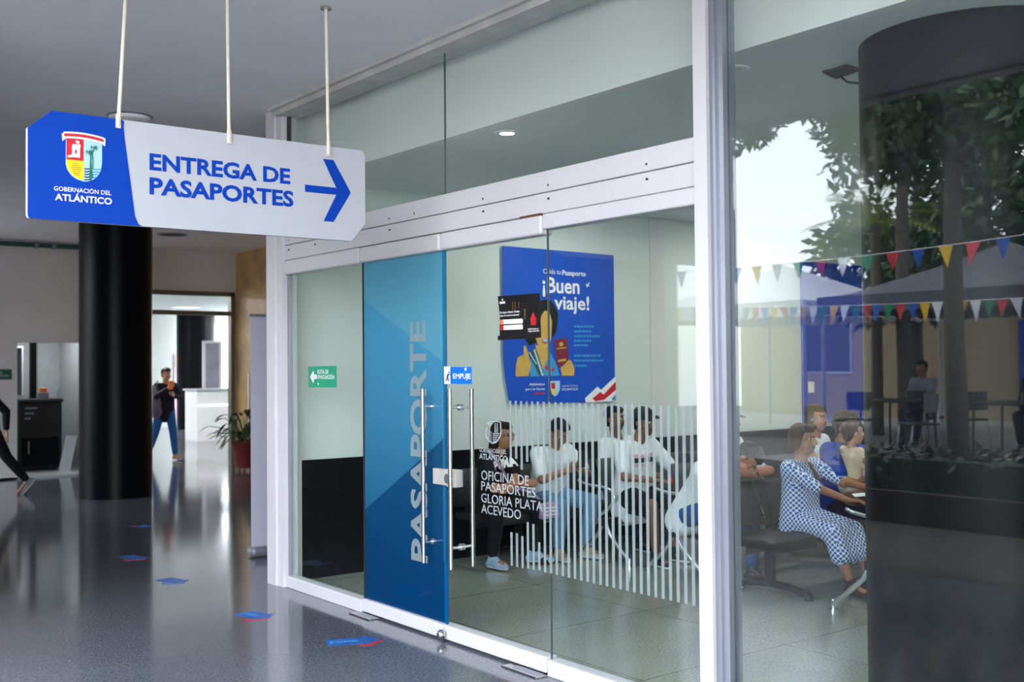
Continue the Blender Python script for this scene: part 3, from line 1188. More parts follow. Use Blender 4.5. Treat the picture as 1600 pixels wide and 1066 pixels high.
pal = [[(535, 400), (545, 400), (548, 500), (565, 660), (525, 665), (532, 500)], [(560, 400), (568, 480), (566, 560), (556, 560), (560, 480), (545, 395), (570, 360), (575, 368)]]
for cx, cy in ((575, 340), (525, 385)):
    for a in range(0, 360, 45):
        ca, sa = math.cos(R(a)), math.sin(R(a)) * 0.8
        pal.append([(cx, cy), (cx + 30 * ca - 8 * sa, cy + 25 * sa + 4), (cx + 48 * ca, cy + 36 * sa + 10), (cx + 30 * ca + 8 * sa, cy + 25 * sa - 8)])
esub('palm_trees', M['green'], pal, 0.0054)
rb, rr = [], []
for k in range(12):
    t0, t1 = k / 12, (k + 1) / 12
    f = lambda t: (262 + 412 * t, 180 - 70 * t * (1 - t) + 62 * t)
    (xa, ya), (xb, yb) = f(t0), f(t1)
    rb.append([(xa, ya - 6), (xb, yb - 6), (xb, yb + 62), (xa, ya + 62)])
    rr.append([(xa, ya + 12), (xb, yb + 12), (xb, yb + 42), (xa, ya + 42)])
rb.append([(240, 195), (262, 180), (275, 250), (245, 270)])
rb.append([(672, 240), (692, 245), (690, 325), (664, 312)])
esub('ribbon', M['white'], rb, 0.006)
esub('ribbon_band', M['red'], rr, 0.0072)

# =================================================================== WALL POSTER
YP = YB - 0.024


def pw(x, y, k=0.0):
    p = onY(x, y, YP)
    p.y -= k
    return p


po = empty('travel_poster', (6.45, YP, 1.25), 'large blue travel poster of a smiling woman holding a red passport on the white wall', 'poster')
MB().slab([pw(*q) for q in ((784, 384), (958.5, 399), (961, 628), (796, 632), (789, 590), (786, 560))], NW, 0.002).build('sheet', M['posterblue'], po)


def pz(x, y, k=0.003):      # from a 3.95x look at 740,370
    return pw(*zm(x, y, 740, 370, 3.95), k)


def pq(x, y, k=0.003):      # from an 8.53x look at 780,500
    return pw(*zm(x, y, 780, 500, 8.53), k)


fp = lambda x, y: pw(x, y, 0.004)
for s, bl_, tl_, rx_, b in (('Cuida tu', (428, 226), (428, 198), (537, 235), 0.0), ('Pasaporte', (546, 236), (546, 206), (690, 245), 0.02), ('¡Buen', (424, 342), (440, 248), (652, 355), 0.02), ('viaje!', (497, 445), (497, 362), (712, 458), 0.02)):
    mm = MB()
    text_px(mm, s, zm(*bl_, 740, 370, 3.95), zm(*tl_, 740, 370, 3.95), zm(*rx_, 740, 370, 3.95), fp, UW, bold=b)
    mm.build('lettering', M['white'], po)
mm = MB()
mm.slab([pz(*q) for q in ((690, 290), (702, 296), (708, 282), (714, 284), (708, 300), (718, 308), (704, 304), (698, 314))], NW, 0.001)
mm.build('airplane_mark', M['white'], po)
for s, bl_, tl_, rx_, b in (('Atlántico', (395, 876), (395, 842), (605, 880), 0.01), ('para la Gente', (350, 940), (350, 906), (605, 940), 0.0), ('GOBERNACIÓN DEL', (830, 890), (830, 873), (1045, 892), 0.0), ('ATLÁNTICO', (830, 942), (830, 912), (1045, 945), 0.01)):
    mm = MB()
    text_px(mm, s, zm(*bl_, 780, 500, 8.53), zm(*tl_, 780, 500, 8.53), zm(*rx_, 780, 500, 8.53), fp, UW, bold=b)
    mm.build('lettering', M['white'], po)
for y, x1 in ((548, 740), (578, 725), (608, 778), (636, 735), (664, 712), (728, 790), (758, 796), (790, 695)):
    x = 618
    mm = MB()
    while x < x1 - 6:
        w_ = random.Random(int(x * y)).uniform(8, 22)
        mm.slab([pz(x, y), pz(min(x + w_, x1), y + 1), pz(min(x + w_, x1), y + 13), pz(x, y + 12)], NW, 0.0008)
        x += w_ + 4
    mm.build('small_print_line', M['cyan'], po)
# picture of a woman with a passport
mm = MB()
mm.slab([pq(*q) for q in ((340, 260), (420, -60), (500, -200), (560, -262), (640, -275), (705, -240), (750, -170), (785, -70), (775, 40), (762, 150), (715, 225), (640, 260), (520, 290), (400, 345))], NW, 0.0006)
mm.build('hair', M['black'], po)
sk_ = mat('printed skin', (206, 164, 84), 0.6, var=0.08, scale=20)
mm = MB()
mm.slab([pq(*q, 0.004) for q in ((560, -60), (600, -120), (660, -120), (700, 20), (690, 250), (650, 360), (590, 395), (520, 350), (480, 240))], NW, 0.0006)
mm.slab([pq(*q, 0.0036) for q in ((480, 330), (640, 380), (660, 500), (600, 660), (560, 640), (500, 480))], NW, 0.0004)
mm.slab([pq(*q, 0.006) for q in ((212, 755), (215, 620), (240, 500), (320, 460), (318, 345), (345, 340), (375, 430), (420, 600), (385, 750))], NW, 0.0008)
mm.slab([pq(*q, 0.006) for q in ((830, 745), (810, 640), (870, 590), (920, 530), (960, 550), (1000, 660), (990, 745))], NW, 0.0008)
mm.build('skin', sk_, po)
MB().slab([pq(*q, 0.0046) for q in ((410, 755), (400, 560), (440, 420), (500, 440), (580, 660), (640, 520), (660, 400), (760, 600), (800, 745))], NW, 0.0006).build('shirt', M['cyan'], po)
mm = MB()
mm.slab([pq(*q, 0.0055) for q in ((380, 440), (450, 380), (500, 420), (600, 745), (530, 745))], NW, 0.0006)
mm.build('lapel', mat('printed grey', (70, 76, 66), 0.6), po)
for pl in (((385, 430), (400, 425), (500, 590), (485, 595)), ((450, 400), (470, 390), (590, 745), (560, 745)), ((572, 262), (640, 246), (634, 290), (590, 292))):
    MB().slab([pq(*q, 0.0064) for q in pl], NW, 0.0006).build('pale_line', M['palesky'], po)
mm = MB()
mm.slab([pq(*q, 0.0052) for q in ((725, 262), (900, 240), (925, 540), (860, 600), (850, 630), (765, 620))], NW, 0.0008)
mm.build('passport', mat('maroon print', (122, 28, 52), 0.6), po)
pm = []
pm.append(MB())
pm[-1].slab([pq(820 + 28 * math.cos(a), 325 + 30 * math.sin(a), 0.0062) for a in [i * math.pi / 5 for i in range(10)]], NW, 0.0005)
pm.append(MB())
pm[-1].slab([pq(*q, 0.0062) for q in ((760, 378), (890, 362), (890, 376), (760, 394))], NW, 0.0005)
pm.append(MB())
pm[-1].slab([pq(*q, 0.0062) for q in ((775, 535), (885, 515), (885, 545), (780, 565))], NW, 0.0005)
for q_ in pm:
    q_.build('passport_mark', mat('gold print', (200, 168, 70), 0.5), po)
for pl in (((600, 620), (640, 600), (660, 640), (620, 680)), ((690, 660), (730, 630), (735, 670), (700, 690)), ((450, 985), (525, 962), (605, 972), (605, 990), (525, 984), (455, 1005))):
    MB().slab([pq(*q, 0.0064) for q in pl], NW, 0.0005).build('red_mark', M['red'], po)
MB().slab([pq(*q, 0.0062) for q in ((562, 262), (645, 236), (650, 300), (600, 326), (566, 300))], NW, 0.0002).build('lips', mat('printed lips', (170, 84, 84), 0.6), po)
c0 = MB().slab([pq(*q) for q in ((680, 815), (805, 812), (805, 930), (770, 1000), (735, 1020), (700, 990), (682, 930))], NW, 0.001).build('crest', M['palesky'], po)
MB().slab([pq(*q, 0.0042) for q in ((690, 840), (742, 838), (742, 920), (692, 920))], NW, 0.0006).build('red_field', M['red'], c0)
MB().slab([pq(*q, 0.0042) for q in ((694, 925), (745, 925), (745, 1010), (705, 975))], NW, 0.0006).build('yellow_field', M['yellow'], c0)


def pr(x, y, k=0.003):
    return pw(*zm(x, y, 890, 480, 7.61), k)


MB().slab([pr(*q) for q in ((180, 1085), (330, 945), (370, 985), (542, 825), (545, 1120), (190, 1135))], NW, 0.0008).build('white_band', M['white'], po)
MB().slab([pr(*q, 0.004) for q in ((270, 1085), (360, 1010), (400, 1040), (545, 885), (545, 985), (410, 1100), (300, 1120))], NW, 0.0008).build('red_band', M['red'], po)
MB().slab([pr(*q, 0.004) for q in ((500, 1080), (545, 1040), (545, 1110), (500, 1110))], NW, 0.0008).build('blue_band', M['cyan'], po)

# deep blue panel on the back wall, further right
t = tag(MB().box((9.86, YB - 0.03, 0.94), (11.75, YB - 0.002, 2.72)).build('blue_panel', M['bannerblue']), 'plain deep blue panel on the back wall beside the black pillar', 'wall panel')
t = tag(MB().rbox((9.93, YB - 0.045, 1.28), (10.03, YB - 0.031, 1.4), 0.006, 2).build('light_switch', M['white']), 'white light switch plate on the left edge of the deep blue panel', 'switch')
t = tag(MB().box((4.385, YB - 0.045, 0.0), (4.46, YB - 0.021, 0.985)).build('reflection_strip', M['dado']), 'narrow black upright strip standing in for a dark reflection, seen through the glass beside the blue door', 'dark strip')  # dark strip built in place of a vertical reflection in the glass

# =================================================================== OFFICE CEILING
for i, (x, y, on) in enumerate(((4.09, 5.33, 1), (4.10, 3.54, 0), (6.1, 6.6, 1), (8.6, 6.6, 1), (7.2, 4.6, 1), (9.6, 4.6, 1), (7.2, 1.8, 1), (9.8, 1.8, 1))):
    lb = ['lit round downlight in the office ceiling above the doors', 'unlit round downlight in the office ceiling right of the white post'][i] if i < 2 else 'lit round downlight deeper inside the office ceiling'
    t = empty('downlight', (x, y, ZS), lb, 'light', 'office downlights' if i >= 2 else None)
    MB().lathe([(0.045, -0.006), (0.055, -0.01), (0.075, -0.006), (0.078, 0)], (x, y, ZS), 28).build('ring', M['white'], t, True, angle=40)
    MB().cyl((x, y, ZS - 0.003), (x, y, ZS - 0.0075), 0.044, seg=24).build('lens', M['ledon'] if on else M['ledoff'], t)
    if on:
        lamp('downlight_light', 'AREA', (x, y, ZS - 0.02), 10.5 if i else 8, (1.0, 0.99, 0.95), 0.1, parent=t)
h0 = onZ(1310, 110, ZS)
t = empty('ceiling_opening', (h0.x, h0.y, ZS - 0.004), 'ragged square hole cut in the office ceiling beside the black pillar', 'ceiling hole')
mm = MB()
a = h0
q = [onZ(x, y, ZS - 0.002) for x, y in ((1286, 111), (1322, 101), (1343, 108), (1306, 121))]
mm.slab(q, (0, 0, -1), 0.002)
mm.build('dark_cavity', M['black'], t)
mm = MB()
for i in range(4):
    p_, n_ = q[i], q[(i + 1) % 4]
    mm.tube([p_ + V((0, 0, -0.003)), p_.lerp(n_, 0.5) + V((0.004, 0.003, -0.004)), n_ + V((0, 0, -0.003))], 0.005, 6)
mm.build('torn_edge', M['wood'], t)
p0 = onZ(1312, 117, ZS)
cb = MB()
cb.tube([p0 + V((0, 0, -0.004)), p0 + V((0.02, -0.03, -0.04)), p0 + V((0.04, -0.09, -0.055)), p0 + V((0.05, -0.16, -0.09)), p0 + V((0.06, -0.2, -0.2))], 0.006, 8)
tag(cb.build('loose_cable', M['black'], smooth=True), 'loose black cable drooping from the ceiling hole to the pillar', 'cable')

# =================================================================== CORRIDOR THINGS
# lamp, vent and pipe under the ceiling
c_ = onZ(203, 182, ZC)
t = empty('ceiling_lamp', (c_.x, c_.y, ZC), 'flat round white ceiling lamp above the hanging sign', 'lamp')
MB().lathe([(0.13, -0.035), (0.15, -0.02), (0.155, 0)], c_, 36).build('shade', M['white'], t, True, angle=40)
MB().lathe([(0.16, -0.008), (0.17, 0)], c_, 36).build('rim', M['metal'], t, True, angle=40)
c_ = onZ(270, 366, ZC)
t = empty('ceiling_speaker', (c_.x, c_.y, ZC), 'small dark round ceiling speaker in front of the far opening', 'speaker')
MB().lathe([(0.2, -0.012), (0.215, 0)], c_, 28).build('rim', M['metal'], t, True, angle=40)
MB().lathe([(0.16, -0.016), (0.19, -0.011)], c_, 28).build('grille', M['rubber'], t, True, angle=40)
mm = MB()
mm.tube([(-0.4, YE - 0.06, ZC - 0.06), (6.0, YE - 0.06, ZC - 0.06)], 0.035, 12)
t = empty('service_pipe', (2, YE - 0.06, ZC - 0.1), 'dark green service pipe along the end wall below the ceiling', 'pipe')
mm.build('pipe', M['pipe'], t, True, angle=40)
for x in (4.37, 4.62):
    MB().cyl((x, YE - 0.06, ZC - 0.06), (x + 0.05, YE - 0.06, ZC - 0.06), 0.05, seg=14).build('coupling', M['metal'], t, True, angle=40)

# evacuation plate on end wall
b0, b1 = onY(18, 593, YE), onY(18, 577, YE)
t = empty('evacuation_plate', (b0.x - 0.12, YE, b0.z), 'dark green evacuation plate on the end wall beside the recess', 'sign')
MB().box((b0.x - 0.3, YE - 0.012, b0.z), (b0.x, YE - 0.001, b1.z)).build('plate', M['darkgreen'], t)
mm = MB()
text(mm, 'RUTA DE', (b0.x - 0.26, YE - 0.0135, b0.z + 0.085), UW, Z, 0.13, 0.03)
mm.build('lettering', M['signwhite'], t)
mm = MB()
text(mm, 'EVACUACIÓN', (b0.x - 0.26, YE - 0.0135, b0.z + 0.04), UW, Z, 0.22, 0.03)
mm.build('lettering', M['signwhite'], t)

# black printer cabinet etc. in the recess
YR = YE + 0.9


def yr(x, y, Y=YR):
    return onY(x, y, Y)


a, b = yr(28, 740), yr(97, 628)
t = empty('cabinet', ((a.x + b.x) / 2, YR + 0.35, 0.03), 'tall black cabinet standing in the recess behind the round black pillar', 'cabinet')
MB().rbox((a.x, YR, 0.06), (b.x, YR + 0.65, b.z), 0.02, 2).build('body', M['black'], t)
MB().rbox((a.x - 0.01, YR - 0.02, b.z), (b.x + 0.02, YR + 0.68, b.z + 0.05), 0.015, 2).build('lid', M['rubber'], t)
MB().box((a.x + 0.05, YR - 0.012, 0.1), (b.x - 0.05, YR, 0.55)).build('door', M['dado'], t)
MB().box((a.x + 0.14, YR - 0.03, 0.3), (a.x + 0.16, YR - 0.012, 0.5)).build('handle', M['steel'], t)
for k in range(3):
    MB().box((a.x + 0.1, YR - 0.015, b.z - 0.1 - k * 0.08), (a.x + 0.28 - 0.05 * k, YR, b.z - 0.075 - k * 0.08)).build('control_strip', M['metal'], t)
for x_ in (a.x + 0.08, b.x - 0.08):
    for y_ in (YR + 0.06, YR + 0.58):
        MB().cyl((x_, y_, 0.03), (x_, y_, 0.065), 0.03, seg=12).build('foot', M['rubber'], t)
zt_c = b.z + 0.05
bx = yr(76, 612).x
t = empty('desk_device', (bx, YR + 0.3, zt_c), 'small grey device with an orange top on the tall black cabinet', 'device')
MB().rbox((bx - 0.07, YR + 0.24, zt_c), (bx + 0.07, YR + 0.38, zt_c + 0.1), 0.01, 2).build('base', M['metal'], t)
MB().rbox((bx - 0.05, YR + 0.26, zt_c + 0.1), (bx + 0.05, YR + 0.36, zt_c + 0.17), 0.015, 2).build('top', M['orange'], t)
# white board leaning on the jamb
mm = MB()
q = [onY(91, 741, YE + 0.45), onY(109, 743, YE + 0.45), onY(120, 681, YE + 0.62), onY(103, 680, YE + 0.62)]
q[0].z = q[1].z = 0.031
mm.slab(q, (0, -1, 0), 0.02)
tag(mm.build('leaning_board', M['board']), 'small white board leaning in the recess beside the tall black cabinet', 'board')
# thin pump tube on the door
x_ = yr(106, 630, YE + 2.1).x
t = empty('wall_tube', (x_, YE + 2.15, 0.9), 'slim grey metal tube with a thin hose on the recess back wall', 'tube')
p1_, p2_ = yr(106, 672, YE + 2.15), yr(106, 610, YE + 2.15)
MB().cyl(p1_, p2_, 0.035, seg=14).build('tube', M['metal'], t, True, angle=40)
MB().tube([p2_, p2_ + V((-0.02, 0, 0.06)), p2_ + V((-0.1, 0, 0.07)), p2_ + V((-0.16, 0, -0.02)), p2_ + V((-0.17, 0, -0.2))], 0.008, 6).build('hose', M['metal'], t, True)
# tall mirror at the left side of the recess
a, b = yr(27, 620, YE + 1.6), yr(37, 541, YE + 1.6)
t = empty('wall_mirror', ((a.x + b.x) / 2, YE + 1.6, a.z), 'tall narrow framed mirror at the left side of the recess', 'mirror')
MB().rbox((a.x - 0.15, YE + 1.6, a.z), (b.x, YE + 1.63, b.z), 0.01, 2).build('frame', M['alum'], t)
MB().box((a.x - 0.12, YE + 1.595, a.z + 0.03), (b.x - 0.03, YE + 1.6, b.z - 0.03)).build('mirror_glass', mat('mirror', (150, 165, 175), 0.05, 1.0), t)
a, b = yr(46, 620, YE + 2.18), yr(55, 536, YE + 2.18)
struct(MB().box((a.x, YE + 2.1, 0.03), (b.x, YE + 2.2, 2.5)).build('trim_8', M['dado']))

# roll-up banner behind the post
bx0 = onY(396, 863, 8.75).x
t = empty('rollup_banner', (bx0 + 0.42, 8.8, 0), 'tall pale lilac roll-up banner standing behind the white door post', 'banner')
bz = onY(397, 493, 8.75).z
MB().box((bx0, 8.79, 0.06), (bx0 + 0.85, 8.796, bz)).build('cloth', M['banner'], t)
MB().rbox((bx0 - 0.015, 8.73, 0.008), (bx0 + 0.87, 8.86, 0.085), 0.03, 3).build('base_cassette', M['metal'], t)
MB().box((bx0 - 0.01, 8.785, bz - 0.01), (bx0 + 0.86, 8.80, bz + 0.015)).build('top_rail', M['metal'], t)
MB().cyl((bx0 + 0.42, 8.81, 0.05), (bx0 + 0.42, 8.81, bz), 0.01, seg=10).build('pole', M['metal'], t)

# pull handle on the brown wall
a, b = onX(388, 700, 7.48), onX(388, 585, 7.48)
t = empty('wall_pull_handle', (7.5, a.y, 1.0), 'long vertical steel pull handle on the brown clad wall', 'handle')
MB().cyl((7.49, a.y, a.z), (7.49, a.y, b.z), 0.018, seg=14).build('bar', M['steel'], t, True, angle=40)
for z in (a.z + 0.15, b.z - 0.15):
    MB().cyl((7.49, a.y, z), (7.56, a.y, z), 0.012, seg=10).build('standoff', M['steel'], t)


# floor arrows
def floor_arrow(tail, tip, lb, text_on=True, width=0.15, pale=False):
    a, b = onZ(*tail, 0), onZ(*tip, 0)
    d = (b - a)
    L = d.length
    d.normalize()
    s = V((-d.y, d.x, 0))
    t = empty('floor_arrow', (a + b) / 2, lb, 'floor sticker')

    def q(u, v, k=0.0):
        return a + d * (u * L) + s * (v * width) + V((0, 0, k))
    mt = M['arrowblue'] if not pale else mat('worn blue vinyl', (92, 128, 190), 0.5, var=0.2, scale=20)
    MB().slab([q(0, -0.5), q(0.66, -0.5), q(0.66, -0.1), q(0.72, -0.62), q(1, 0), q(0.7, 0.75), q(0.7, 0.5), q(0, 0.5)], Z, 0.0012).build('arrow', mt, t)
    MB().slab([q(0.55, -0.62), q(0.72, -0.74), q(1.04, -0.05), q(1.1, -0.05), q(0.78, -0.98), q(0.55, -0.78)], Z, 0.0012).build('tricolour_band', M['red'] if not pale else mt, t)
    mm = MB()
    for k in range(6):
        mm.slab([q(0.18 + k * 0.07, -0.14, 0.0012), q(0.23 + k * 0.07, -0.14, 0.0012), q(0.23 + k * 0.07, 0.14, 0.0012), q(0.18 + k * 0.07, 0.14, 0.0012)], Z, 0.0006)
    mm.slab([q(0.05, -0.2, 0.0012), q(0.11, -0.2, 0.0012), q(0.11, 0.2, 0.0012), q(0.05, 0.2, 0.0012)], Z, 0.0006)
    mm.build('print', M['cyan'] if not pale else mt, t)


floor_arrow((511, 1005), (593, 999), 'long blue arrow sticker on the floor right before the blue door')
floor_arrow((378, 958), (421, 966), 'blue arrow sticker on the floor before the foot of the white post')
floor_arrow((254, 905), (288, 911), 'faded pale blue arrow sticker in the middle of the floor trail', pale=True)
floor_arrow((194, 869), (226, 874), 'dark blue arrow sticker on the floor second from the pillar')
floor_arrow((233, 821), (214, 824), 'blue arrow sticker on the floor nearest the black pillar')

# potted plant
rnd = random.Random(5)
px_, py_ = 7.22, 16.2
t = empty('potted_plant', (px_, py_, 0), 'broad-leaved green plant in a dark red pot by the brown wall', 'plant')
MB().lathe([(0.13, 0.05), (0.15, 0.06), (0.2, 0.42), (0.22, 0.44), (0.22, 0.48), (0.19, 0.48), (0.18, 0.43)], (px_, py_, 0), 28).build('pot', M['pot'], t, True, angle=50)
mm = MB()
for k in range(3):
    a = k * 2.1
    mm.cyl((px_ + 0.1 * math.cos(a), py_ + 0.1 * math.sin(a), 0), (px_ + 0.1 * math.cos(a), py_ + 0.1 * math.sin(a), 0.06), 0.02, seg=8)
mm.build('pot_feet', M['wood'], t)
MB().cyl((px_, py_, 0.425), (px_, py_, 0.44), 0.185, seg=24).build('soil', M['soil'], t)


def leaf(mb, base, d, L, w, droop=0.4, mi=0):
    d = V(d).normalized()
    s = d.cross(Z)
    s = s.normalized() if s.length > 1e-3 else V((1, 0, 0))
    P = []
    for k in range(5):
        u = k / 4
        c = V(base) + d * (L * u) + V((0, 0, -droop * L * u * u))
        ww = w * math.sin(math.pi * min(0.97, 0.08 + u * 0.92)) * 0.5
        P.append((c - s * ww + V((0, 0, ww * 0.25)), c, c + s * ww + V((0, 0, ww * 0.25))))
    vs = [[mb.bm.verts.new(q_) for q_ in r_] for r_ in P]
    for k in range(4):
        for j in range(2):
            mb.bm.faces.new((vs[k][j], vs[k][j + 1], vs[k + 1][j + 1], vs[k + 1][j])).material_index = mi


lv, stm = MB(), MB()
for k in range(46):
    a = rnd.uniform(0, 2 * math.pi)
    e_ = rnd.uniform(0.1, 1.2)
    ln = rnd.uniform(0.2, 0.62)
    tip = V((px_ + math.cos(a) * math.cos(e_) * ln * 0.95, py_ + math.sin(a) * math.cos(e_) * ln * 0.95, 0.44 + math.sin(e_) * ln))
    tip.x = min(tip.x, 7.42)
    stm.tube([(px_, py_, 0.43), V((px_, py_, 0.45)).lerp(tip, 0.5) + V((0, 0, 0.08)), tip], 0.006, 5)
    leaf(lv, tip, (math.cos(a) * 0.8, math.sin(a) * 0.8, rnd.uniform(-0.5, 0.3)), rnd.uniform(0.16, 0.26), rnd.uniform(0.08, 0.13), 0.5)
for v_ in lv.bm.verts:
    v_.co.x = min(v_.co.x, 7.54)
stm.build('stems', M['leaf'], t, True)
lv.build('leaves', M['leaf'], t, True)

# far room furniture
a, b = onY(308, 688, 23.5), onY(362, 607, 23.5)
t = empty('reception_counter', (11, 23.8, 0), 'white reception counter in the bright room beyond the opening', 'counter')
MB().box((a.x, 23.5, 0), (13.9, 24.2, b.z - 0.04)).build('body', M['white'], t)
MB().rbox((a.x - 0.04, 23.44, b.z - 0.04), (13.9, 24.25, b.z), 0.01, 2).build('top', M['signwhite'], t)
MB().box((a.x + 0.02, 23.49, onY(330, 632, 23.5).z - 0.04), (13.9, 23.5, onY(330, 632, 23.5).z)).build('light_strip', emis('lit strip', (245, 248, 255), 1.6), t)
a, b = onY(317, 607, 23.8), onY(346, 533, 23.8)
t = empty('counter_screen', ((a.x + b.x) / 2, 23.8, a.z), 'framed glass screen standing on the white reception counter', 'screen')
MB().box((a.x, 23.78, a.z), (a.x + 0.06, 23.84, b.z)).build('frame', M['alum'], t)
MB().box((b.x - 0.06, 23.78, a.z), (b.x, 23.84, b.z)).build('frame', M['alum'], t)
MB().box((a.x + 0.06, 23.78, b.z - 0.05), (b.x - 0.06, 23.84, b.z)).build('frame', M['alum'], t)
MB().box((a.x + 0.06, 23.8, a.z), (b.x - 0.06, 23.81, b.z - 0.05)).build('pane', mat('grey lilac screen', (140, 136, 152), 0.3, var=0.25, scale=3), t)
a, b = onY(274, 690, 29.9), onY(289, 553, 29.9)
t = empty('pink_poster', ((a.x + b.x) / 2, 29.9, 0.2), 'tall pale pink poster on the far wall behind the person walking beyond the opening', 'poster')
MB().box((a.x, 29.97, 0.2), (b.x + 0.1, 29.99, b.z)).build('sheet', mat('pink print', (226, 190, 200), 0.6, var=0.18, scale=2), t)
MB().box((a.x + 0.05, 29.96, b.z - 0.35), (b.x + 0.05, 29.97, b.z - 0.05)).build('cream_panel', mat('cream print', (250, 232, 205), 0.6), t)
c_ = onZ(292, 479, 3.1)
t = empty('ceiling_panel_light', (c_.x, c_.y, 3.1), 'bright square ceiling light in the room beyond the opening', 'light')
MB().box((c_.x - 0.3, c_.y - 0.3, 3.075), (c_.x + 0.3, c_.y + 0.3, 3.099)).build('frame', M['white'], t)
MB().box((c_.x - 0.27, c_.y - 0.27, 3.07), (c_.x + 0.27, c_.y + 0.27, 3.075)).build('diffuser', emis('soft lit panel', (240, 250, 255), 1.3), t)
for y_ in (20, 27):  # added lamps out of sight, put in to brighten the far room
    t = empty('ceiling_panel_light', (13.0, y_, 3.1), 'unseen square ceiling light added to brighten the room beyond the opening', 'light', 'far room fill lights')
    MB().box((12.7, y_ - 0.3, 3.075), (13.3, y_ + 0.3, 3.099)).build('frame', M['white'], t)
    MB().box((12.73, y_ - 0.27, 3.07), (13.27, y_ + 0.27, 3.075)).build('diffuser', M['ledon'], t)
    lamp('far_room_fill_light', 'AREA', (13.0, y_, 3.05), 60, size=0.9, parent=t)
for x_, y_ in ((6.7, 20.5), (7.0, 26.5)):  # two more added lamps, hidden by the column, to brighten the counter
    t = empty('ceiling_panel_light', (x_, y_, 3.1), 'unseen square ceiling light added to brighten the room beyond the opening', 'light', 'far room fill lights')
    MB().box((x_ - 0.3, y_ - 0.3, 3.075), (x_ + 0.3, y_ + 0.3, 3.099)).build('frame', M['white'], t)
    MB().box((x_ - 0.27, y_ - 0.27, 3.07), (x_ + 0.27, y_ + 0.27, 3.075)).build('diffuser', M['ledon'], t)
    lamp('far_room_fill_light', 'AREA', (x_, y_, 3.05), 90, size=0.9, parent=t)

# =================================================================== WAITING BENCHES (all face the front of the office, towards -Y)


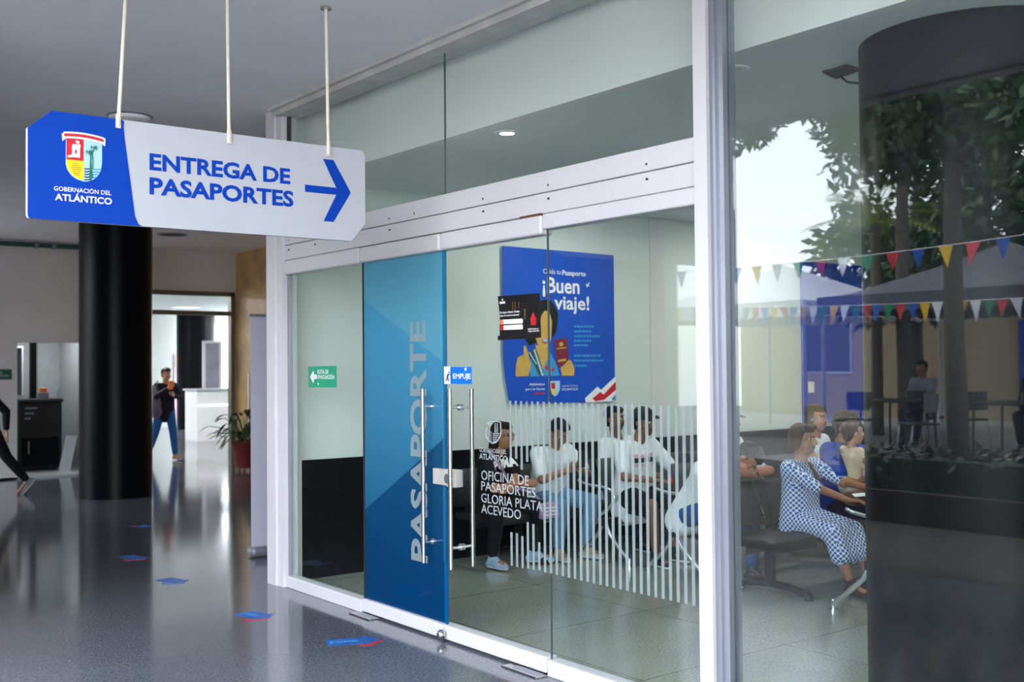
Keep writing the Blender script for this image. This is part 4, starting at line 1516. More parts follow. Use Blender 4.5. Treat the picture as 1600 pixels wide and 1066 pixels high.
def bench(xs, yc, style, label, arms=True, legx=None, end=None):
    """row seats centred at xs, seat middle at yc"""
    pitch = 0.55
    t = empty('waiting_bench', (xs[0], yc, 0), label, 'bench', 'waiting benches')
    seatm = M['blackseat'] if style == 'black' else M['greyseat']
    legm = M['black'] if style == 'black' else M['chrome']
    MB().rbox((min([xs[0] - 0.2] + [q_ - 0.04 for q_ in (legx or [])]), yc + 0.0, 0.3), (xs[-1] + 0.22, yc + 0.06, 0.36), 0.008, 2).build('beam', M['black'], t)
    for x in xs:
        w = 0.25
        # seat pan profile (y, z): front lip falls away
        prof = [(yc - 0.26, 0.385), (yc - 0.25, 0.41), (yc - 0.2, 0.425), (yc, 0.415), (yc + 0.17, 0.405), (yc + 0.21, 0.42)]
        th = 0.045 if style == 'black' else 0.022
        mm = MB()
        for sec in range(len(prof) - 1):
            (ya, za), (yb, zb) = prof[sec], prof[sec + 1]
            mm.slab([(x - w, ya, za), (x + w, ya, za), (x + w, yb, zb), (x - w, yb, zb)], Z, 0.0001)
        o_ = mm
        bmesh.ops.delete(o_.bm, geom=o_.bm.faces[:], context='FACES')
        mm = MB()
        ring = [V((x - w, y_, z_)) for y_, z_ in prof] + [V((x - w, y_, z_ - th)) for y_, z_ in prof[::-1]]
        mm.slab(ring, (1, 0, 0), 2 * w)
        bmesh.ops.bevel(mm.bm, geom=[e for e in mm.bm.edges if e.calc_length() < 2 * w - 0.01 and abs(e.verts[0].co.x - e.verts[1].co.x) < 1e-4], offset=0.008, segments=2, affect='EDGES')
        mm.build('seat', seatm, t, True, angle=35)
        dz_ = 0.065 if style == 'black' else 0.0
        prof = [(yc + 0.19, 0.46), (yc + 0.215, 0.5), (yc + 0.235, 0.6), (yc + 0.265, 0.72 - dz_), (yc + 0.30, 0.80 - dz_), (yc + 0.315, 0.815 - dz_)]
        th = 0.04 if style == 'black' else 0.02
        mm = MB()
        ring = [V((x - w + 0.01, y_, z_)) for y_, z_ in prof] + [V((x - w + 0.01, y_ + th, z_ - 0.01)) for y_, z_ in prof[::-1]]
        mm.slab(ring, (1, 0, 0), 2 * w - 0.02)
        bmesh.ops.bevel(mm.bm, geom=[e for e in mm.bm.edges if e.calc_length() < 0.3 and abs(e.verts[0].co.x - e.verts[1].co.x) < 1e-4], offset=0.008, segments=2, affect='EDGES')
        mm.build('backrest', seatm, t, True, angle=35)
        mm = MB()
        for dx in (-0.12, 0.12):
            mm.tube([(x + dx, yc + 0.03, 0.35), (x + dx, yc + 0.2, 0.38), (x + dx, yc + 0.25, 0.5), (x + dx, yc + 0.29, 0.66)], 0.012, 8)
        mm.build('seat_frame', legm if style != 'black' else M['black'], t, True)
    for lx in (legx or (xs[0], xs[-1])):
        mm = MB()
        if style == 'black':
            mm.rbox((lx - 0.03, yc + 0.0, 0.05), (lx + 0.03, yc + 0.06, 0.31), 0.008, 2)
            mm.tube([(lx, yc - 0.30, 0.03), (lx, yc - 0.22, 0.05), (lx, yc + 0.03, 0.075), (lx, yc + 0.24, 0.05), (lx, yc + 0.30, 0.03)], 0.028, 10)
            mm.cyl((lx, yc - 0.3, 0), (lx, yc - 0.3, 0.035), 0.035, seg=14)
            mm.cyl((lx, yc + 0.3, 0), (lx, yc + 0.3, 0.035), 0.035, seg=14)
        else:
            for s_ in (-1, 1):
                mm.tube([(lx, yc + 0.03 + s_ * 0.015, 0.33), (lx, yc + 0.03 + s_ * 0.06, 0.24), (lx, yc + 0.03 + s_ * 0.16, 0.15), (lx, yc + 0.03 + s_ * 0.26, 0.07), (lx, yc + 0.03 + s_ * 0.29, 0.04)], 0.019, 10)
                mm.cyl((lx, yc + 0.03 + s_ * 0.29, 0.0), (lx, yc + 0.03 + s_ * 0.29, 0.012), 0.035, seg=14)
                mm.cyl((lx, yc + 0.03 + s_ * 0.29, 0.012), (lx, yc + 0.03 + s_ * 0.29, 0.075), 0.014, seg=12)
        mm.build('leg', legm, t, True, angle=40)
    if arms:
        ends = [xs[0] - pitch / 2, xs[-1] + pitch / 2] if end is None else end
        for ax in ends:
            mm = MB()
            mm.tube([(ax, yc + 0.03, 0.33), (ax, yc - 0.02, 0.40), (ax, yc - 0.12, 0.46), (ax, yc - 0.2, 0.53), (ax, yc - 0.18, 0.6), (ax, yc - 0.08, 0.625), (ax, yc + 0.1, 0.63), (ax, yc + 0.2, 0.645), (ax, yc + 0.24, 0.66)], 0.013, 10)
            mm.build('armrest', M['chrome'], t, True)
    return t


bench([5.38 + 0.55 * k for k in range(6)], 7.22, 'black', 'black waiting bench against the black dado, under the blue poster', False, (5.65, 7.8))
bench([6.48 + 0.55 * k for k in range(4)], 6.62, 'grey', 'grey waiting bench holding the man in the dark cap', True, (6.06, 7.9), end=(5.97, 8.42))
bench([6.55 + 0.55 * k for k in range(4)], 5.84, 'grey', 'grey waiting bench holding the person asleep on folded arms', True, (6.07, 8.0), end=(6.06, 8.5))
bench([6.05 + 0.55 * k for k in range(4)], 5.0, 'black', 'black padded waiting bench holding the woman in the dotted dress', False, (6.14, 7.4))
bench([6.95 + 0.55 * k for k in range(3)], 4.1, 'grey', 'chrome legged waiting bench nearest the viewer, half behind the black pillar', True, (6.02, 7.6), end=(6.06, 8.3))

# =================================================================== PEOPLE
SKIN = {}


def skin(rgb):
    if rgb not in SKIN:
        c = rgb
        SKIN[rgb] = [mat('skin', c, 0.5, var=0.05, scale=14), mat('lips', (max(0, c[0] - 28), max(0, c[1] - 44), max(0, c[2] - 34)), 0.45),
                     mat('eye white', (228, 224, 218), 0.3), mat('eye dark', (28, 20, 16), 0.3)]
    return SKIN[rgb]


def cloth(name, rgb):
    return mat(name, rgb, 0.85, var=0.1, scale=10, bump=0.25, bscale=18, spec=0.2)


def ik(a, c, l1, l2, pole):
    d = c - a
    L = min(d.length, (l1 + l2) * 0.999)
    dn = d.normalized()
    x = (l1 * l1 - l2 * l2 + L * L) / (2 * L)
    h_ = math.sqrt(max(0, l1 * l1 - x * x))
    p = V(pole)
    p = (p - dn * p.dot(dn))
    p = p.normalized() if p.length > 1e-5 else dn.orthogonal().normalized()
    return a + dn * x + p * h_, a + dn * L


def fuse(mb, name, mats, voxel, smooth_it=4, parent=None, origin=None):
    """join overlapping closed shapes into one continuous surface"""
    me = bpy.data.meshes.new('tmp')
    mb.bm.to_mesh(me)
    mb.bm.free()
    ob = bpy.data.objects.new('tmp', me)
    COL.objects.link(ob)
    md = ob.modifiers.new('r', 'REMESH')
    md.mode = 'VOXEL'
    md.voxel_size = voxel
    ms = ob.modifiers.new('s', 'SMOOTH')
    ms.factor = 0.5
    ms.iterations = smooth_it
    dg = bpy.context.evaluated_depsgraph_get()
    out = bpy.data.meshes.new_from_object(ob.evaluated_get(dg))
    bpy.data.objects.remove(ob)
    bpy.data.meshes.remove(me)
    out.name = name
    out.materials.clear()
    for m_ in mats:
        out.materials.append(m_)
    for p in out.polygons:
        p.use_smooth = True
    o = bpy.data.objects.new(name, out)
    COL.objects.link(o)
    if parent is not None:
        o.parent = parent
    return o


def hand(mb, w, d, n, k, curl, side):
    """palm from wrist w along d, palm faces n, thumb on side"""
    d, n = V(d).normalized(), V(n)
    n = (n - d * n.dot(d)).normalized()
    s = d.cross(n) * side
    for o_ in (-0.026, -0.009, 0.009, 0.026):
        mb.cap(w + s * (o_ * 0.7 * k) + d * 0.01 * k, w + s * (o_ * k) + d * (0.082 * k), 0.014 * k, 0.012 * k, 8)
    for o_, L in ((0.028, 0.066), (0.010, 0.076), (-0.009, 0.070), (-0.027, 0.054)):
        p = w + s * (o_ * k) + d * (0.085 * k)
        dd = d
        for j, seg in enumerate((0.45, 0.32, 0.23)):
            a = curl * (0.5 + 0.35 * j)
            dd = (d * math.cos(a) + n * math.sin(a)).normalized()
            q_ = p + dd * (L * seg * k)
            mb.cap(p, q_, (0.0092 - 0.0008 * j) * k, (0.0085 - 0.0008 * j) * k, 8)
            p = q_
    b = w + s * 0.024 * k + d * 0.028 * k
    t1 = b + (s * 0.62 + d * 0.62 + n * 0.35).normalized() * 0.036 * k
    t2 = t1 + (s * 0.2 + d * 0.85 + n * 0.4).normalized() * 0.03 * k
    mb.cap(b, t1, 0.013 * k, 0.0105 * k, 8)
    mb.cap(t1, t2, 0.0105 * k, 0.009 * k, 8)


def person(name, label, loc, rz=0, k=1.0, skin_c=(150, 104, 78), hip=(0, 0.08, 0.50), lean=8, side=0, twist=0, head=(0, 0, 0), head_off=(0, 0, 0),
           hands=None, poles=None, hand_dir=None, palm=None, curl=0.7, ankles=None, knees=None, foot_dir=None,
           top=None, sleeve=0.62, hem=0.1, bottom=None, bottom_len=0.93, skirt=False, shoe=None, sole=None, hair=None, hair_c=(24, 20, 20), hk=1.0, wide=1.0,
           fine=0.0075, cat='person', group=None, extra=None):
    """a figure that faces -Y before it is turned by rz; lengths in metres for a 1.65 m adult times k"""
    Hh = V(hip) * 1.0
    Hh = V((hip[0], hip[1], hip[2]))
    lz = R(lean)
    sp = V((math.sin(R(side)), -math.sin(lz), math.cos(lz) * math.cos(R(side)))).normalized()
    tw = R(twist)
    ax = V((math.cos(tw), math.sin(tw), 0))
    ax = (ax - sp * ax.dot(sp)).normalized()
    fwd = sp.cross(ax) * -1
    if fwd.y > 0 and abs(twist) < 90:
        fwd = -fwd
    neck = Hh + sp * 0.46 * k
    shs = {s: neck + ax * (s * 0.165 * k * wide) - sp * 0.035 * k for s in (-1, 1)}
    hp = {s: Hh + V((s * 0.09 * k, 0, 0)) for s in (-1, 1)}
    hd_ = Euler((R(head[0]), R(head[2]), R(head[1])), 'XYZ').to_matrix()
    hdir = (sp * 0.75 + V((0, 0, 0.25))).normalized()
    hc = neck + hdir * 0.175 * k * (0.5 + 0.5 * hk) + fwd * 0.025 * k + V(head_off)
    ankles = ankles or {-1: (-0.1, -0.38, 0.09), 1: (0.1, -0.38, 0.09)}
    joints = {}
    for s in (-1, 1):
        kp = (knees or {}).get(s, V((s * 0.25, -0.8, 0.9)))
        kn, an = ik(hp[s], V(ankles[s]), 0.42 * k, 0.40 * k, kp)
        joints['k', s], joints['a', s] = kn, an
        ht = V((hands or {}).get(s, (s * 0.12, -0.28, 0.56)))
        el, wr = ik(shs[s], ht, 0.28 * k, 0.25 * k, (poles or {}).get(s, V((s * 0.6, 0.4, -0.7))))
        joints['e', s], joints['w', s] = el, wr
    # ---- body
    b = MB()

    def head_shape(mb, inf=0.0):
        P = lambda x, y, z: hc + hd_ @ (V((x, y, z)) * k * hk)
        rr = k * hk
        mb.ball(P(0, 0.012, 0.032), (0.074 * rr, 0.092 * rr, 0.088 * rr), hd_, 20)
        mb.ball(P(0, -0.026, -0.038), (0.058 * rr, 0.062 * rr, 0.072 * rr), hd_, 18)
        mb.ball(P(0, -0.05, -0.082), (0.03 * rr, 0.03 * rr, 0.024 * rr), hd_, 12)
        mb.cap(P(0, -0.083, 0.02), P(0, -0.101, -0.016), 0.009 * rr, 0.015 * rr, 10)
        mb.ball(P(0, -0.076, 0.036), (0.048 * rr, 0.016 * rr, 0.012 * rr), hd_, 12)
        mb.ball(P(0, -0.083, -0.047), (0.025 * rr, 0.012 * rr, 0.011 * rr), hd_, 12)
        for s in (-1, 1):
            mb.ball(P(s * 0.075, 0.012, -0.005), (0.011 * rr, 0.02 * rr, 0.03 * rr), hd_, 10)
            mb.ball(P(s * 0.04, -0.062, -0.02), (0.022 * rr, 0.02 * rr, 0.022 * rr), hd_, 10)
        return P
    P = head_shape(b)
    b.cap(neck - sp * 0.03 * k, P(0, 0.015, -0.05), 0.058 * k, 0.052 * k * (0.6 + 0.4 * hk))

    def torso(mb, e, lo=-0.08, hi=1.0):
        for x_ in (-0.075, 0.0, 0.075):
            xa = V((x_ * k * wide, 0, 0))
            mb.cap(Hh + xa + sp * (0.02 + lo) * k, Hh + ax * x_ * k * wide * 0.9 + sp * 0.16 * k, 0.098 * k * wide + e, 0.092 * k * wide + e)
            mb.cap(Hh + ax * x_ * k * wide * 0.9 + sp * 0.16 * k, Hh + ax * x_ * k * wide + sp * 0.34 * k, 0.092 * k * wide + e, 0.096 * k + e)
        for s in (-1, 1):
            mb.cap(neck - sp * 0.05 * k, shs[s], 0.062 * k + e, 0.054 * k + e)
            mb.cap(shs[s], Hh + ax * s * 0.1 * k * wide + sp * 0.3 * k, 0.056 * k + e, 0.08 * k + e)
    torso(b, 0)
    for s in (-1, 1):
        b.cap(shs[s], joints['e', s], 0.046 * k * wide, 0.037 * k)
        b.cap(joints['e', s], joints['w', s], 0.037 * k, 0.025 * k)
        dd = V((hand_dir or {}).get(s, (joints['w', s] - joints['e', s]).normalized()))
        nn = V((palm or {}).get(s, (0, 0.3, -1)))
        hand(b, joints['w', s], dd, nn, k, curl, -s)
        b.cap(hp[s], joints['k', s], 0.08 * k * wide, 0.055 * k)
        b.cap(joints['k', s], joints['k', s].lerp(joints['a', s], 0.35), 0.052 * k, 0.053 * k)
        b.cap(joints['k', s].lerp(joints['a', s], 0.35), joints['a', s], 0.053 * k, 0.033 * k)
        fd = V((foot_dir or {}).get(s, (s * 0.2, -1, 0))).normalized()
        tip = joints['a', s] + fd * 0.15 * k + V((0, 0, -0.05 * k))
        b.cap(joints['a', s] + V((0, 0, -0.04 * k)), tip, 0.034 * k, 0.026 * k)
    body = fuse(b, name, skin(skin_c), fine, 3)
    inv = hd_.inverted()
    for p in body.data.polygons:
        l = inv @ (V(p.center) - hc) / (k * hk)
        if l.y < -0.045:
            if abs(abs(l.x) - 0.03) < 0.0135 and abs(l.z - 0.014) < 0.0065:
                p.material_index = 3 if abs(abs(l.x) - 0.03) < 0.007 else 2
            elif abs(l.x) < 0.024 and abs(l.z + 0.047) < 0.0085 and l.y < -0.07:
                p.material_index = 1
            elif abs(abs(l.x) - 0.031) < 0.019 and abs(l.z - 0.034) < 0.0045 and l.y < -0.06:
                p.material_index = 3
    cv = 0.011
    # ---- clothing
    if top:
        c = MB()
        torso(c, 0.014 * k, lo=-hem)
        for s in (-1, 1):
            if sleeve <= 1:
                c.cap(shs[s], shs[s].lerp(joints['e', s], sleeve), 0.064 * k * wide, 0.062 * k)
            else:
                c.cap(shs[s], joints['e', s], 0.06 * k * wide, 0.052 * k)
                c.cap(joints['e', s], joints['e', s].lerp(joints['w', s], sleeve - 1), 0.052 * k, 0.042 * k)
        if skirt:
            for s in (-1, 1):
                c.cap(hp[s], joints['k', s], 0.105 * k, 0.085 * k)
            c.cap(hp[-1].lerp(hp[1], 0.5), joints['k', -1].lerp(joints['k', 1], 0.5), 0.1 * k, 0.08 * k)
            for f_ in (0.0, 0.33, 0.67, 1.0):
                q_ = joints['k', -1].lerp(joints['k', 1], f_)
                r_ = joints['a', -1].lerp(joints['a', 1], f_)
                c.cap(q_, q_.lerp(r_, 0.45), 0.08 * k, 0.085 * k)
        fuse(c, 'dress' if skirt else 'shirt', [top], cv, 4, body)
    if bottom:
        c = MB()
        for x_ in (-0.07, 0.07):
            c.cap(Hh + V((x_ * k * wide, 0, -0.02 * k)), Hh + V((x_ * k * wide, 0, 0)) + sp * 0.06 * k, 0.106 * k * wide, 0.1 * k * wide)
        for s in (-1, 1):
            if bottom_len <= 0.5:
                c.cap(hp[s], hp[s].lerp(joints['k', s], bottom_len * 2), 0.098 * k * wide, 0.085 * k)
            else:
                c.cap(hp[s], joints['k', s], 0.096 * k * wide, 0.07 * k)
                e_ = joints['k', s].lerp(joints['a', s], (bottom_len - 0.5) * 2)
                c.cap(joints['k', s], joints['k', s].lerp(e_, 0.4), 0.07 * k, 0.066 * k)
                c.cap(joints['k', s].lerp(e_, 0.4), e_, 0.066 * k, 0.052 * k)
        fuse(c, 'trousers' if bottom_len > 0.6 else 'shorts', [bottom], cv, 4, body)
    if shoe:
        for s in (-1, 1):
            c = MB()
            a = joints['a', s]
            fd = V((foot_dir or {}).get(s, (s * 0.2, -1, 0))).normalized()
            fh = V((fd.x, fd.y, 0)).normalized() if abs(fd.z) < 0.9 else fd
            up_ = (Z - fd * fd.z).normalized()
            base = a - up_ * 0.062 * k
            c.cap(base - fd * 0.035 * k, base + fd * 0.09 * k, 0.037 * k, 0.038 * k)
            c.cap(base + fd * 0.09 * k, base + fd * 0.165 * k - up_ * 0.006 * k, 0.040 * k, 0.029 * k)
            c.cap(base - fd * 0.02 * k, a + up_ * 0.012 * k, 0.037 * k, 0.038 * k)
            c.cap(a, base + fd * 0.09 * k + up_ * 0.01 * k, 0.034 * k, 0.03 * k)
            o_ = fuse(c, 'shoe', [shoe, sole or shoe], 0.008, 3, body)
            for p in o_.data.polygons:
                if (V(p.center) - base).dot(up_) < -0.012 * k:
                    p.material_index = 1
    # ---- hair
    hm = mat('hair', hair_c, 0.6, var=0.2, scale=40, bump=0.3, bscale=60, spec=0.15)
    rr = k * hk
    if hair:
        c = MB()
        if hair in ('short', 'long', 'bob', 'bun', 'wavy'):
            c.ball(P(0, 0.034, 0.044), (0.083 * rr, 0.09 * rr, 0.088 * rr), hd_, 20)
            for s in (-1, 1):
                c.ball(P(s * 0.062, 0.02, 0.018), (0.02 * rr, 0.04 * rr, 0.036 * rr), hd_, 12)
            c.ball(P(0, -0.018, 0.088), (0.066 * rr, 0.066 * rr, 0.042 * rr), hd_, 14)
            c.ball(P(0, 0.06, -0.01), (0.07 * rr, 0.05 * rr, 0.07 * rr), hd_, 14)
        if hair == 'long':
            for s in (-1, 1):
                c.cap(P(s * 0.062, 0.02, 0.03), P(s * 0.07, 0.035, -0.11), 0.03 * rr, 0.03 * rr)
            c.cap(P(0, 0.07, 0), P(0, 0.08, -0.17), 0.055 * rr, 0.05 * rr)
        if hair in ('bob', 'wavy'):
            for s in (-1, 1):
                c.cap(P(s * 0.068, 0.0, 0.05), P(s * 0.072, 0.03, -0.05), 0.03 * rr, 0.03 * rr)
            c.cap(P(0, 0.07, 0.02), P(0, 0.075, -0.06), 0.06 * rr, 0.05 * rr)
            for s in (-1, 0, 1):
                c.ball(P(s * 0.045, -0.05, 0.10), (0.034 * rr, 0.036 * rr, 0.026 * rr), hd_, 10)
        if hair == 'bun':
            c.ball(P(0, 0.10, 0.05), 0.045 * rr, seg=14)
        fuse(c, 'hair', [hm], 0.009, 4, body)
    if extra:
        extra(body, P, hd_, joints, rr, neck, sp, ax)
    body.location = loc
    body.rotation_euler = (0, 0, R(rz))
    tag(body, label, cat, group)
    return body


def local_part(mb, name, mt, body, smooth=False):
    """part given in the figure's own coordinates"""
    me = bpy.data.meshes.new(name)
    mb.bm.to_mesh(me)
    mb.bm.free()
    for m_ in (mt if isinstance(mt, list) else [mt]):
        me.materials.append(m_)
    if smooth:
        for p in me.polygons:
            p.use_smooth = True
    o = bpy.data.objects.new(name, me)
    COL.objects.link(o)
    o.parent = body
    return o


def drape(mb, target, y0=-2.0):
    """push flat artwork (x, z) onto the front of a garment"""
    me = target.data
    tr = BVHTree.FromPolygons([v.co for v in me.vertices], [tuple(p.vertices) for p in me.polygons])
    bmesh.ops.triangulate(mb.bm, faces=mb.bm.faces[:])
    bmesh.ops.subdivide_edges(mb.bm, edges=[e for e in mb.bm.edges if e.calc_length() > 0.02], cuts=2, use_grid_fill=True)
    for v in mb.bm.verts:
        h_ = tr.ray_cast(V((v.co.x, y0, v.co.z)), V((0, 1, 0)))
        if h_[0] is not None:
            v.co.y = h_[0].y - 0.004
        else:
            v.co.y = -0.1
    return mb


def garment(body, nm):
    return [o for o in bpy.data.objects if o.parent == body and o.name.split('.')[0] == nm][0]

WHITE_T = cloth('white cotton', (226, 228, 232))
BLACK_T = cloth('black cotton', (22, 22, 26))
JEANS = cloth('light blue denim', (96, 140, 178))
JEANS2 = cloth('blue denim', (38, 84, 142))
NAVY = cloth('navy cloth', (24, 28, 50))


def front_y(g, x, z):
    me = g.data
    tr = BVHTree.FromPolygons([v.co for v in me.vertices], [tuple(p.vertices) for p in me.polygons])
    h_ = tr.ray_cast(V((x, -2, z)), V((0, 1, 0)))
    return h_[0].y if h_[0] else None


def strap_mesh(g, pts, w, body):
    """band that follows the garment front along (x, z) points; returns world points"""
    mb = MB()
    out = []
    n = 10
    for i in range(len(pts) - 1):
        for j in range(n):
            t_ = j / n
            x = pts[i][0] + (pts[i + 1][0] - pts[i][0]) * t_
            z = pts[i][1] + (pts[i + 1][1] - pts[i][1]) * t_
            y = front_y(g, x, z)
            if y is None:
                y = out[-1].y if out else -0.05
            out.append(V((x, y - 0.008, z)))
    out.append(V((pts[-1][0], (out[-1].y if front_y(g, *pts[-1]) is None else front_y(g, *pts[-1])) - 0.008, pts[-1][1])))
    return out


# woman in black with glasses
def glasses(body, P, hd, J, rr, neck, sp, ax):
    mb = MB()
    for s in (-1, 1):
        mb.tube([P(s * 0.031 + 0.022 * math.cos(a), -0.089 - 0.0, 0.012 + 0.017 * math.sin(a)) for a in [i * math.pi / 6 for i in range(13)]], 0.0028, 6)
        mb.tube([P(s * 0.052, -0.087, 0.015), P(s * 0.076, -0.05, 0.015), P(s * 0.08, 0.015, 0.012)], 0.0026, 6)
    mb.tube([P(-0.01, -0.097, 0.014), P(0, -0.1, 0.017), P(0.01, -0.097, 0.014)], 0.0026, 6)
    local_part(mb, 'glasses', M['black'], body, True)


w1p = person('person', 'person in a black tee and glasses with a lilac bag, left end under the poster', (5.40, 7.20, 0), 0, 0.92, (172, 118, 88), (0, 0.08, 0.47), 10, 0, 14,
             (6, 26, 0), (0.02, 0, -0.01), {-1: (0.06, -0.24, 0.66), 1: (-0.08, -0.27, 0.63)}, {-1: (-0.8, 0.1, -0.6), 1: (0.8, 0.1, -0.6)}, {-1: (1, -0.3, 0), 1: (-1, -0.3, 0)}, {-1: (0, 0.9, -0.3), 1: (0, 0.9, -0.3)}, 0.5,
             {-1: (-0.21, -0.20, 0.1), 1: (0.2, -0.2, 0.1)}, None, {-1: (0.1, -1, 0), 1: (0.75, -0.7, 0)}, BLACK_T, 0.7, 0.08, BLACK_T, 0.95, False, cloth('pale blue shoe', (150, 172, 198)), M['white'], 'long', (30, 22, 22), extra=glasses, wide=1.05)
g = garment(w1p, 'shirt')
mb = MB()
text(mb, 'PUMA', (-0.11, 0, 0.765), V((1, 0, 0.12)), Z, 0.25, 0.07, 0.05)
drape(mb, g)
local_part(mb, 'chest_print', M['white'], w1p)
sp_ = strap_mesh(g, [(-0.13, 0.92), (-0.02, 0.77), (0.1, 0.62)], 0.02, w1p)
loc = w1p.location
t = empty('shoulder_bag', loc + V((0.27, -0.32, 0.37)), 'small lilac shoulder bag hanging at the knee of the woman in black', 'bag')
lil = mat('lilac leather', (176, 140, 178), 0.5)
MB().tube([p_ + loc for p_ in sp_] + [loc + V((0.2, -0.2, 0.57)), loc + V((0.26, -0.24, 0.5))], 0.011, 8).build('strap', lil, t, True)
mm = MB()
mm.rbox(loc + V((0.17, -0.36, 0.37)), loc + V((0.37, -0.28, 0.50)), 0.02, 3)
mm.build('pouch', lil, t, True, angle=40)
for k_ in range(3):
    MB().box(loc + V((0.2, -0.363, 0.40 + 0.028 * k_)), loc + V((0.33, -0.36, 0.412 + 0.028 * k_))).build('stripe', M['white'], t)

m2p = person('person', 'person in a white tee and pale jeans looking down at a phone', (5.96, 7.18, 0), 0, 0.95, (150, 100, 74), (0, 0.08, 0.475), 12, 0, 5,
             (34, 0, 0), (0, -0.03, -0.03), {-1: (-0.05, -0.27, 0.74), 1: (0.06, -0.28, 0.74)}, {-1: (-0.9, 0.2, -0.5), 1: (0.9, 0.2, -0.5)}, {-1: (0.5, -0.7, 0.4), 1: (-0.5, -0.7, 0.4)}, {-1: (0.6, 0.5, 0.5), 1: (-0.6, 0.5, 0.5)}, 0.8,
             {-1: (-0.14, -0.24, 0.1), 1: (0.12, -0.28, 0.1)}, None, None, WHITE_T, 0.75, 0.12, JEANS, 0.95, False, cloth('beige shoe', (172, 164, 140)), M['white'], 'short', (24, 20, 20), wide=1.12)
lo = m2p.location
t = empty('phone', lo + V((0, -0.36, 0.77)), 'dark phone held by the man in pale jeans', 'phone')
MB().rbox(lo + V((-0.035, -0.375, 0.765)), lo + V((0.04, -0.365, 0.9)), 0.004, 2).build('body', M['black'], t)
MB().box(lo + V((-0.031, -0.3649, 0.77)), lo + V((0.036, -0.3642, 0.895))).build('screen', M['navy'], t)

person('person', 'person in a plain white tee behind the shoulder of the man with the cap', (6.78, 7.2, 0), 0, 0.94, (120, 80, 56), (0, 0.08, 0.505), 4, 0, 8,
       (2, 12, 0), (-0.06, 0, 0.02), {-1: (-0.17, -0.26, 0.66), 1: (0.14, -0.27, 0.66)}, None, None, None, 0.5, {-1: (-0.13, -0.34, 0.1), 1: (0.12, -0.34, 0.1)}, None, None,
       WHITE_T, 0.72, 0.1, NAVY, 0.94, False, M['black'], M['white'], 'short', (22, 18, 18), wide=1.05)


def cap_on(col, brim_dir=-1):
    def f(body, P, hd, J, rr, neck, sp, ax):
        mb = MB()
        mb.ball(P(0, 0.018, 0.066), (0.09 * rr, 0.104 * rr, 0.076 * rr), hd, 20)
        o1 = fuse(mb, 'cap', [col], 0.008, 3, body)
        mb = MB()
        pts = [P(0.072 * math.cos(a), brim_dir * (0.075 + 0.085 * math.sin(a)), 0.062 - 0.012 * math.sin(a)) for a in [i * math.pi / 10 for i in range(11)]]
        mb.slab(pts, hd @ V((0, 0, 1)), 0.006)
        local_part(mb, 'cap_brim', col, body)
    return f


CAPC = cloth('dark cap cloth', (44, 44, 46))
m3p = person('person', 'person in a dark cap, white tee with pink and black print and black shorts', (6.40, 6.6, 0), 0, 0.97, (128, 82, 58), (0, 0.06, 0.51), 6, 0, 4,
             (4, 4, 0), (0.05, 0, 0), {-1: (-0.12, -0.3, 0.68), 1: (0.2, -0.28, 0.66)}, {-1: (-0.9, 0.2, -0.6), 1: (0.9, 0.2, -0.5)}, None, None, 0.6,
             {-1: (-0.16, -0.36, 0.1), 1: (0.12, -0.3, 0.1)}, None, None, WHITE_T, 0.75, 0.14, BLACK_T, 0.42, False, M['black'], M['white'], 'short', (22, 18, 18), extra=cap_on(CAPC), wide=1.15)
g = garment(m3p, 'shirt')
for z_, h_, mt in ((0.845, 0.028, mat('pink print on tee', (214, 160, 190), 0.8)), (0.80, 0.04, M['rubber']), (0.765, 0.028, mat('pale pink print', (214, 176, 196), 0.8))):
    mb = MB()
    for k_ in range(4):
        x_ = -0.12 + k_ * 0.062
        mb.face([(x_, 0, z_), (x_ + 0.048, 0, z_), (x_ + 0.048, 0, z_ + h_), (x_, 0, z_ + h_)])
    drape(mb, g)
    local_part(mb, 'chest_print', mt, m3p)
lo = m3p.location
t = empty('folded_jacket', lo + V((0.2, -0.24, 0.62)), 'bright red cloth bundle on the lap of the man with the cap', 'cloth')
mb = MB()
for dx, dy, dz, r_ in ((0.14, -0.26, 0.655, 0.05), (0.22, -0.22, 0.665, 0.055), (0.25, -0.16, 0.66, 0.05), (0.19, -0.3, 0.64, 0.04)):
    mb.ball((dx, dy, dz), (r_, r_, r_ * 0.7))
fuse(mb, 'cloth', [cloth('red cloth', (210, 52, 44))], 0.01, 3, t).location = lo - t.location

person('person', 'person in a pale cap and white shirt, face just right of the white post', (7.52, 6.6, 0), 0, 0.95, (140, 92, 66), (0, 0.06, 0.49), 4, 0, 6,
       (4, 20, 0), (0, 0, 0), None, None, None, None, 0.6, None, None, None, WHITE_T, 0.8, 0.1, NAVY, 0.94, False, M['black'], M['white'], 'short', (26, 22, 22), extra=cap_on(cloth('grey cap cloth', (86, 86, 90))))

person('person', 'person in a white tee bent forward, sleeping on folded arms over a seat back', (6.2, 5.80, 0), 0, 1.0, (168, 108, 82), (0.0, 0.0, 0.50), 38, -2, 0,
       (62, 35, 10), (0.08, -0.07, -0.10), {-1: (0.12, -0.50, 0.79), 1: (0.0, -0.47, 0.80)}, {-1: (-0.7, -0.5, 0.1), 1: (0.95, -0.4, 0.05)}, {-1: (1, -0.1, 0), 1: (-1, -0.1, 0)}, {-1: (0, 0, -1), 1: (0, 0, -1)}, 0.3,
       {-1: (-0.1, -0.40, 0.1), 1: (0.15, -0.43, 0.1)}, None, None, WHITE_T, 0.7, 0.12, JEANS2, 0.94, False, M['black'], M['white'], 'short', (20, 18, 20), wide=1.12)

